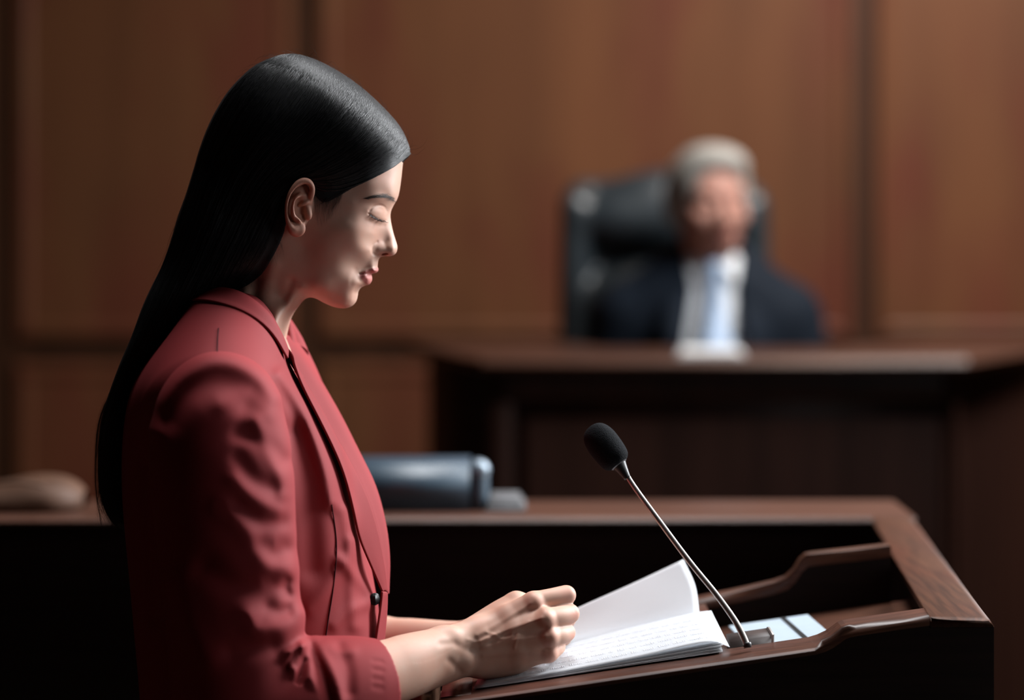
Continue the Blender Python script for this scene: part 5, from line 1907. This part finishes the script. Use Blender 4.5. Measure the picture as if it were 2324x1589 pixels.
hrot = np.array([[math.cos(TURN), math.sin(TURN), 0], [math.sin(TURN), -math.cos(TURN), 0], [0, 0, 1.0]])
M_JSKIN = skin_material('skin_ruddy', (0.46, 0.24, 0.185), 0.1)
jb = Grid(axis_points([(JX(1330) - 0.02, JX(1900), 0.0035)]), axis_points([(JY - 0.38, JY + 0.2, 0.0035)]), axis_points([(0.86, 1.34, 0.008), (1.34, hc[2] + 0.15, 0.003)]))
jb.ball(hp(0, -0.01, 0.028), (0.074, 0.094, 0.084), 0.0, rot=hrot)
jb.ball(hp(0, 0.02, -0.03), (0.061, 0.07, 0.085), 0.03, rot=hrot)
jb.ball(hp(0, 0.045, -0.088), (0.034, 0.03, 0.03), 0.035, rot=hrot)
jb.cone(hp(-0.03, 0.065, 0.018), hp(0.03, 0.065, 0.018), 0.014, 0.014, 0.02)
jb.chain([hp(0, 0.082, 0.008), hp(0, 0.098, -0.022), hp(0, 0.107, -0.036)], [0.007, 0.010, 0.013], 0.012)
for s in (1, -1):
    jb.ball(hp(s * 0.012, 0.096, -0.038), (0.009, 0.01, 0.008), 0.006, rot=hrot)
    jb.ball(hp(s * 0.031, 0.088, 0.0), (0.016, 0.012, 0.011), 0.012, 'cut', rot=hrot)
    jb.ball(hp(s * 0.031, 0.074, 0.0), (0.0125, 0.0125, 0.0115), 0.002, rot=hrot)
    jb.ball(hp(s * 0.043, 0.062, -0.03), (0.02, 0.02, 0.018), 0.02, rot=hrot)
    # ears
    jb.ball(hp(s * 0.078, -0.012, -0.006), (0.007, 0.018, 0.031), 0.006, rot=hrot)
    jb.ball(hp(s * 0.086, -0.006, -0.004), (0.004, 0.010, 0.016), 0.003, 'cut', rot=hrot)
jb.ball(hp(0, 0.086, -0.064), (0.024, 0.010, 0.006), 0.006, rot=hrot)
jb.ball(hp(0, 0.085, -0.075), (0.02, 0.010, 0.0065), 0.006, rot=hrot)
jb.chain([hp(-0.022, 0.094, -0.0695), hp(0, 0.101, -0.069), hp(0.022, 0.094, -0.0695)], [0.0012, 0.002, 0.0012], 0.004, mode='cut')
jb.cone(hp(0, -0.02, -0.06), hp(0, -0.035, -0.19), 0.056, 0.06, 0.025)
sz = JZ(640)
for s in (1, -1):
    jb.cone((hc[0], JY + 0.05, sz - 0.02), (hc[0] + s * 0.15, JY + 0.05, sz - 0.06), 0.06, 0.055, 0.05)
    jb.chain([(hc[0] + s * 0.17, JY + 0.05, sz - 0.07), (hc[0] + s * 0.22, JY + 0.02, sz - 0.27), (hc[0] + s * 0.15, JY - 0.08, 0.98), (hc[0] + s * 0.08, JY - 0.125, 0.945)], [.05, .045, .034, .026], 0.03, 0.01)
    # hands in his lap, out of sight behind the bench
    hx, hy, hz_ = hc[0] + s * 0.06, JY - 0.13, 0.94
    jb.ball((hx, hy, hz_), (0.045, 0.03, 0.022), 0.012)
    for q in range(4):
        jb.chain([(hx - s * 0.02, hy - 0.02 + 0.014 * q, hz_ + 0.008), (hx - s * 0.06, hy - 0.026 + 0.015 * q, hz_ + 0.008), (hx - s * 0.08, hy - 0.02 + 0.014 * q, hz_ - 0.004)], [.009, .0085, .007], 0.003, 0.002)
    jb.chain([(hx, hy - 0.02, hz_ + 0.015), (hx - s * 0.03, hy - 0.035, hz_ + 0.025), (hx - s * 0.05, hy - 0.04, hz_ + 0.02)], [.01, .009, .0075], 0.004, 0.002)
jb.ball((hc[0], JY + 0.06, 1.12), (0.15, 0.10, 0.26), 0.05)
jbody = jb.mesh('body', M_JSKIN, judge, 1)


def judge_tint(co):
    c = np.ones((len(co), 3))
    m = hp(0, 0.09, -0.069)
    w = np.exp(-(((co - m) / np.array([0.024, 0.03, 0.010])) ** 2).sum(1))
    c *= 1 - w[:, None] * np.array([0.12, 0.42, 0.36])
    return c


set_tint(jbody, judge_tint)
# hair: white-grey, parted, receding at the temples
M_GREY = plain('silver_hair', (0.36, 0.34, 0.31), 0.6, 0.3, noise=0.18, scale=90)
jh = Grid.box(hc - 0.14, hc + 0.16, 0.003)
jh.ball(hp(0, -0.018, 0.034), (0.086, 0.104, 0.092), 0.0, rot=hrot)
for s in (1, -1):
    jh.ball(hp(s * 0.068, -0.03, 0.0), (0.022, 0.05, 0.05), 0.02, rot=hrot)
jh.ball(hp(0.012, 0.03, 0.084), (0.056, 0.055, 0.034), 0.03, rot=hrot)
jh.ball(hp(0.0, 0.10, 0.012), (0.066, 0.06, 0.068), 0.02, 'cut', rot=hrot)
jh.ball(hp(0, 0.06, -0.08), (0.085, 0.10, 0.075), 0.012, 'cut', rot=hrot)
jhair = jh.mesh('hair', M_GREY, judge, 1)
p_, r_ = [], []
for i in range(420):
    a, b = RNG.uniform(-1.25, 1.25), RNG.uniform(0.15, 1.25)
    pts = []
    for k in range(8):
        bb = b + 0.075 * k
        d = np.array([math.sin(a) * math.sin(bb), math.cos(a * 0.5 + 1.4) * math.sin(bb), math.cos(bb)])
        pts.append(hp(0.088 * d[0], -0.018 - 0.104 * abs(math.cos(a)) * math.sin(bb) * 0.8, 0.036 + 0.093 * d[2]))
    p_.append(pts)
    r_.append(np.linspace(0.0007, 0.0003, 8))
strand_mesh('hair_strand_layer', np.array(p_), np.array(r_), M_GREY, jhair)
for s in (1, -1):
    p_, r_ = [], []
    for i in range(40):
        x = s * (0.014 + 0.036 * RNG.random())
        z = 0.02 + 0.004 * RNG.random()
        p_.append([hp(x, 0.080 + 0.004 - abs(x) * 0.25, z), hp(x + s * 0.004, 0.086 - abs(x) * 0.25, z + 0.002), hp(x + s * 0.009, 0.084 - abs(x) * 0.28, z)])
        r_.append([0.0006, 0.0005, 0.0002])
    strand_mesh('eyebrow', np.array(p_), np.array(r_), M_GREY, judge)

# suit: jacket open on a white shirt and tie
M_SUIT = plain('navy_suit', (0.0045, 0.009, 0.017), 0.8, 0.2, noise=0.1, scale=12)
M_SHIRT = plain('white_shirt', (0.8, 0.83, 0.86), 0.7, 0.2)
M_TIE = plain('pale_blue_tie', (0.34, 0.45, 0.62), 0.5, 0.3, noise=0.12, scale=120)


def judge_torso(g, grow):
    x0 = hc[0]
    for s in (1, -1):
        g.cone((x0 + s * 0.02, JY + 0.05, sz - 0.015), (x0 + s * 0.16, JY + 0.05, sz - 0.075), 0.062 + grow, 0.062 + grow, 0.05)
    g.ball((x0, JY + 0.045, 1.16), (0.178 + grow, 0.128 + grow, 0.34), 0.08)


js = Grid(axis_points([(hc[0] - 0.32, hc[0] + 0.34, 0.005)]), axis_points([(JY - 0.34, JY + 0.24, 0.005)]), axis_points([(0.86, sz + 0.11, 0.005)]))
judge_torso(js, 0.012)
for s in (1, -1):
    js.chain([(hc[0] + s * 0.175, JY + 0.05, sz - 0.085), (hc[0] + s * 0.228, JY + 0.02, sz - 0.28), (hc[0] + s * 0.165, JY - 0.06, 1.0), (hc[0] + s * 0.10, JY - 0.115, 0.955)], [.066, .060, .048, .038], 0.04, 0.01)
    js.chain([(hc[0] + s * 0.21, JY - 0.03, sz - 0.2), (hc[0] + s * 0.25, JY - 0.02, sz - 0.3)], [.02, .02], 0.05)
X, Y, Z = js.coords()
# the open front: a V between the lapels
V_ = (np.abs(X - hc[0] - 0.004) - np.interp(Z, [BTOP - 0.1, BTOP, sz - 0.02, sz + 0.06], [0.060, 0.066, 0.046, 0.06])).astype(np.float32)
js.F = np.maximum(js.F, -smax(V_ + 0 * Y, (Y - JY - 0.02) + 0 * X, 0.01).astype(np.float32))
jjacket = js.mesh('suit_jacket', M_SUIT, judge, 2)
for s in (1, -1):
    sh = []
    for z, xi, xo, y in ((sz + 0.028, 0.056, 0.072, -0.012), (sz - 0.03, 0.054, 0.105, -0.055), (sz - 0.10, 0.060, 0.12, -0.088), (sz - 0.16, 0.066, 0.10, -0.102), (BTOP + 0.005, 0.068, 0.078, -0.106)):
        sh.append([(hc[0] + s * (xi + (xo - xi) * t), JY + y + 0.018 * t ** 2 - 0.006, z - 0.01 * t) for t in (0, 0.5, 1)])
    rows = np.array([cr(np.array([r[k] for r in sh]), 5) for k in range(3)]).transpose(1, 0, 2)
    nn, mm = rows.shape[:2]
    idx = np.arange(nn * mm).reshape(nn, mm)
    o = np_mesh('lapel', rows.reshape(-1, 3), np.stack([idx[:-1, :-1], idx[1:, :-1], idx[1:, 1:], idx[:-1, 1:]], -1).reshape(-1, 4), M_SUIT, jjacket)
    o.modifiers.new('thickness', 'SOLIDIFY').thickness = 0.004
jt = Grid(axis_points([(hc[0] - 0.17, hc[0] + 0.17, 0.005)]), axis_points([(JY - 0.12, JY + 0.2, 0.005)]), axis_points([(0.92, sz + 0.09, 0.005)]))
judge_torso(jt, 0.0)
jt.cone((hc[0], JY + 0.03, sz + 0.02), (hc[0] + 0.004, JY + 0.022, sz + 0.052), 0.066, 0.062, 0.015)
X, Y, Z = jt.coords()
jt.F = np.maximum(jt.F, ((Z - (sz + 0.056) - (Y - JY) * 0.3) + 0 * X).astype(np.float32))
jshirt = jt.mesh('shirt', M_SHIRT, judge, 2)
for s in (1, -1):
    pts = [(hc[0] + s * 0.006, JY - 0.052, sz + 0.044), (hc[0] + s * 0.052, JY - 0.02, sz + 0.056), (hc[0] + s * 0.046, JY - 0.058, sz + 0.006)]
    o = np_mesh('collar_wing', pts, [(0, 1, 2)], M_SHIRT, jshirt, smooth=False)
    o.modifiers.new('thickness', 'SOLIDIFY').thickness = 0.005
tie = []
for z, w, y in ((sz + 0.046, 0.013, -0.062), (sz + 0.034, 0.018, -0.066), (sz + 0.016, 0.012, -0.068), (sz - 0.04, 0.018, -0.083), (sz - 0.11, 0.024, -0.106), (BTOP + 0.02, 0.030, -0.124), (BTOP - 0.06, 0.034, -0.122), (BTOP - 0.1, 0.004, -0.116)):
    tie.append([(hc[0] + 0.004 + w * t, JY + y - 0.004 * (1 - t * t), z) for t in (-1, -0.5, 0, 0.5, 1)])
rows = np.array(tie)
idx = np.arange(rows.shape[0] * 5).reshape(-1, 5)
o = np_mesh('tie', rows.reshape(-1, 3), np.stack([idx[:-1, :-1], idx[1:, :-1], idx[1:, 1:], idx[:-1, 1:]], -1).reshape(-1, 4), M_TIE, judge)
o.modifiers.new('thickness', 'SOLIDIFY').thickness = 0.006
# trousers and shoes under the bench
jl = Grid.box((hc[0] - 0.2, JY - 0.32, 0.19), (hc[0] + 0.2, JY + 0.24, 1.0), 0.01)
for s in (1, -1):
    jl.chain([(hc[0] + s * 0.09, JY + 0.1, 0.84), (hc[0] + s * 0.1, JY - 0.2, 0.80)], [.085, .07], 0.03)
    jl.chain([(hc[0] + s * 0.1, JY - 0.2, 0.80), (hc[0] + s * 0.1, JY - 0.23, 0.24)], [.07, .05], 0.02)
jl.mesh('trousers', M_SUIT, judge, 1)
for s in (1, -1):
    sg = Grid.box((hc[0] + s * 0.1 - 0.06, JY - 0.36, 0.16), (hc[0] + s * 0.1 + 0.06, JY - 0.15, 0.27), 0.007)
    sg.ball((hc[0] + s * 0.1, JY - 0.25, 0.19), (0.045, 0.085, 0.05), 0.02)
    sg.F = np.maximum(sg.F, (0.172 - sg.zs)[None, None, :])
    sg.mesh('shoe', M_SHOE, judge, 1)
# the platform he sits on
struct(box('floor_platform', (-1.2, y0 + 0.12, 0.0), (3.2, WALL_Y - 0.03, 0.17), M_FLOOR))

# high-backed leather chair
M_LEATHER = plain('black_leather', (0.02, 0.028, 0.034), 0.42, 0.7, noise=0.15, scale=30, bump=0.25, bscale=180)
CD = 5.41
cxm = JX(1510, CD)
ch = thing('office_chair', 'high-backed black leather chair behind the grey-haired man', 'chair', (cxm, CD + CAM_Y, 0.17))
cY = CD + CAM_Y
crot = np.array([[math.cos(0.16), math.sin(0.16), 0], [-math.sin(0.16), math.cos(0.16), 0], [0, 0, 1.0]])
crot = crot @ np.eye(3)


def cpt(x, y, z):
    return np.array([cxm, cY, 0]) + crot.T @ np.array([x, y, 0]) + np.array([0, 0, z])


hw = (JX(1742, CD) - JX(1278, CD)) / 2
zt = JZ(408, CD)
g = Grid.box((cxm - hw - 0.06, cY - 0.16, 0.62), (cxm + hw + 0.06, cY + 0.2, zt + 0.06), 0.006)
g.add(lambda x, y, z: sd_rbox(x, y, z, (cxm, cY + 0.05, (zt + 0.66) / 2), (hw, 0.05, (zt - 0.66) / 2), 0.045, crot), (-9,) * 3, (9,) * 3)
g.add(lambda x, y, z: sd_ell(x, y, z, cpt(0.02, 0.0, zt - 0.05), (hw * 0.62, 0.075, 0.075), crot), (-9,) * 3, (9,) * 3, 0.05)
for z, rz_ in ((zt - 0.09, 0.085), (zt - 0.27, 0.10), (zt - 0.47, 0.11)):
    g.add(lambda x, y, z_, z=z, rz_=rz_: sd_ell(x, y, z_, cpt(0, -0.005, z), (hw * 0.86, 0.075, rz_), crot), (-9,) * 3, (9,) * 3, 0.02)
for s in (1, -1):
    g.add(lambda x, y, z, s=s: sd_cone(x, y, z, cpt(s * hw * 0.9, 0.0, zt - 0.06), cpt(s * hw * 0.94, 0.0, 0.75), 0.032, 0.036), (-9,) * 3, (9,) * 3, 0.03)
g.mesh('backrest', M_LEATHER, ch, 2)
g = Grid.box((cxm - 0.27, cY - 0.42, 0.55), (cxm + 0.27, cY + 0.08, 0.76), 0.008)
g.add(lambda x, y, z: sd_rbox(x, y, z, (cxm, cY - 0.17, 0.645), (0.24, 0.24, 0.06), 0.05, crot), (-9,) * 3, (9,) * 3)
g.ball((cxm, cY - 0.17, 0.675), (0.2, 0.2, 0.05), 0.04)
g.mesh('seat', M_LEATHER, ch, 1)
for s in (1, -1):
    a = [cpt(s * 0.255, 0.03, 0.98), cpt(s * 0.262, -0.1, 1.0), cpt(s * 0.262, -0.26, 0.99), cpt(s * 0.255, -0.29, 0.9), cpt(s * 0.22, -0.25, 0.66)]
    tube('armrest', cr(a, 6), 0.024, M_LEATHER, ch)
M_CHROME = plain('dark_steel', (0.2, 0.2, 0.21), 0.3, 0.5, metal=1.0)
tube('column', [cpt(0, -0.17, 0.27), cpt(0, -0.17, 0.61)], 0.028, M_CHROME, ch)
for k in range(5):
    a = 2 * PI * k / 5 + 0.3
    e = cpt(0.28 * math.cos(a), -0.17 + 0.28 * math.sin(a), 0.235)
    tube('base_spoke', [cpt(0, -0.17, 0.28), e], [0.024, 0.016], M_CHROME, ch)
    bm = bmesh.new()
    bmesh.ops.create_uvsphere(bm, u_segments=14, v_segments=8, radius=0.026, matrix=Matrix.Translation(Vector(e) - Vector((0, 0, 0.0385))))
    bm_obj('castor', bm, M_LEATHER, ch, smooth=True)
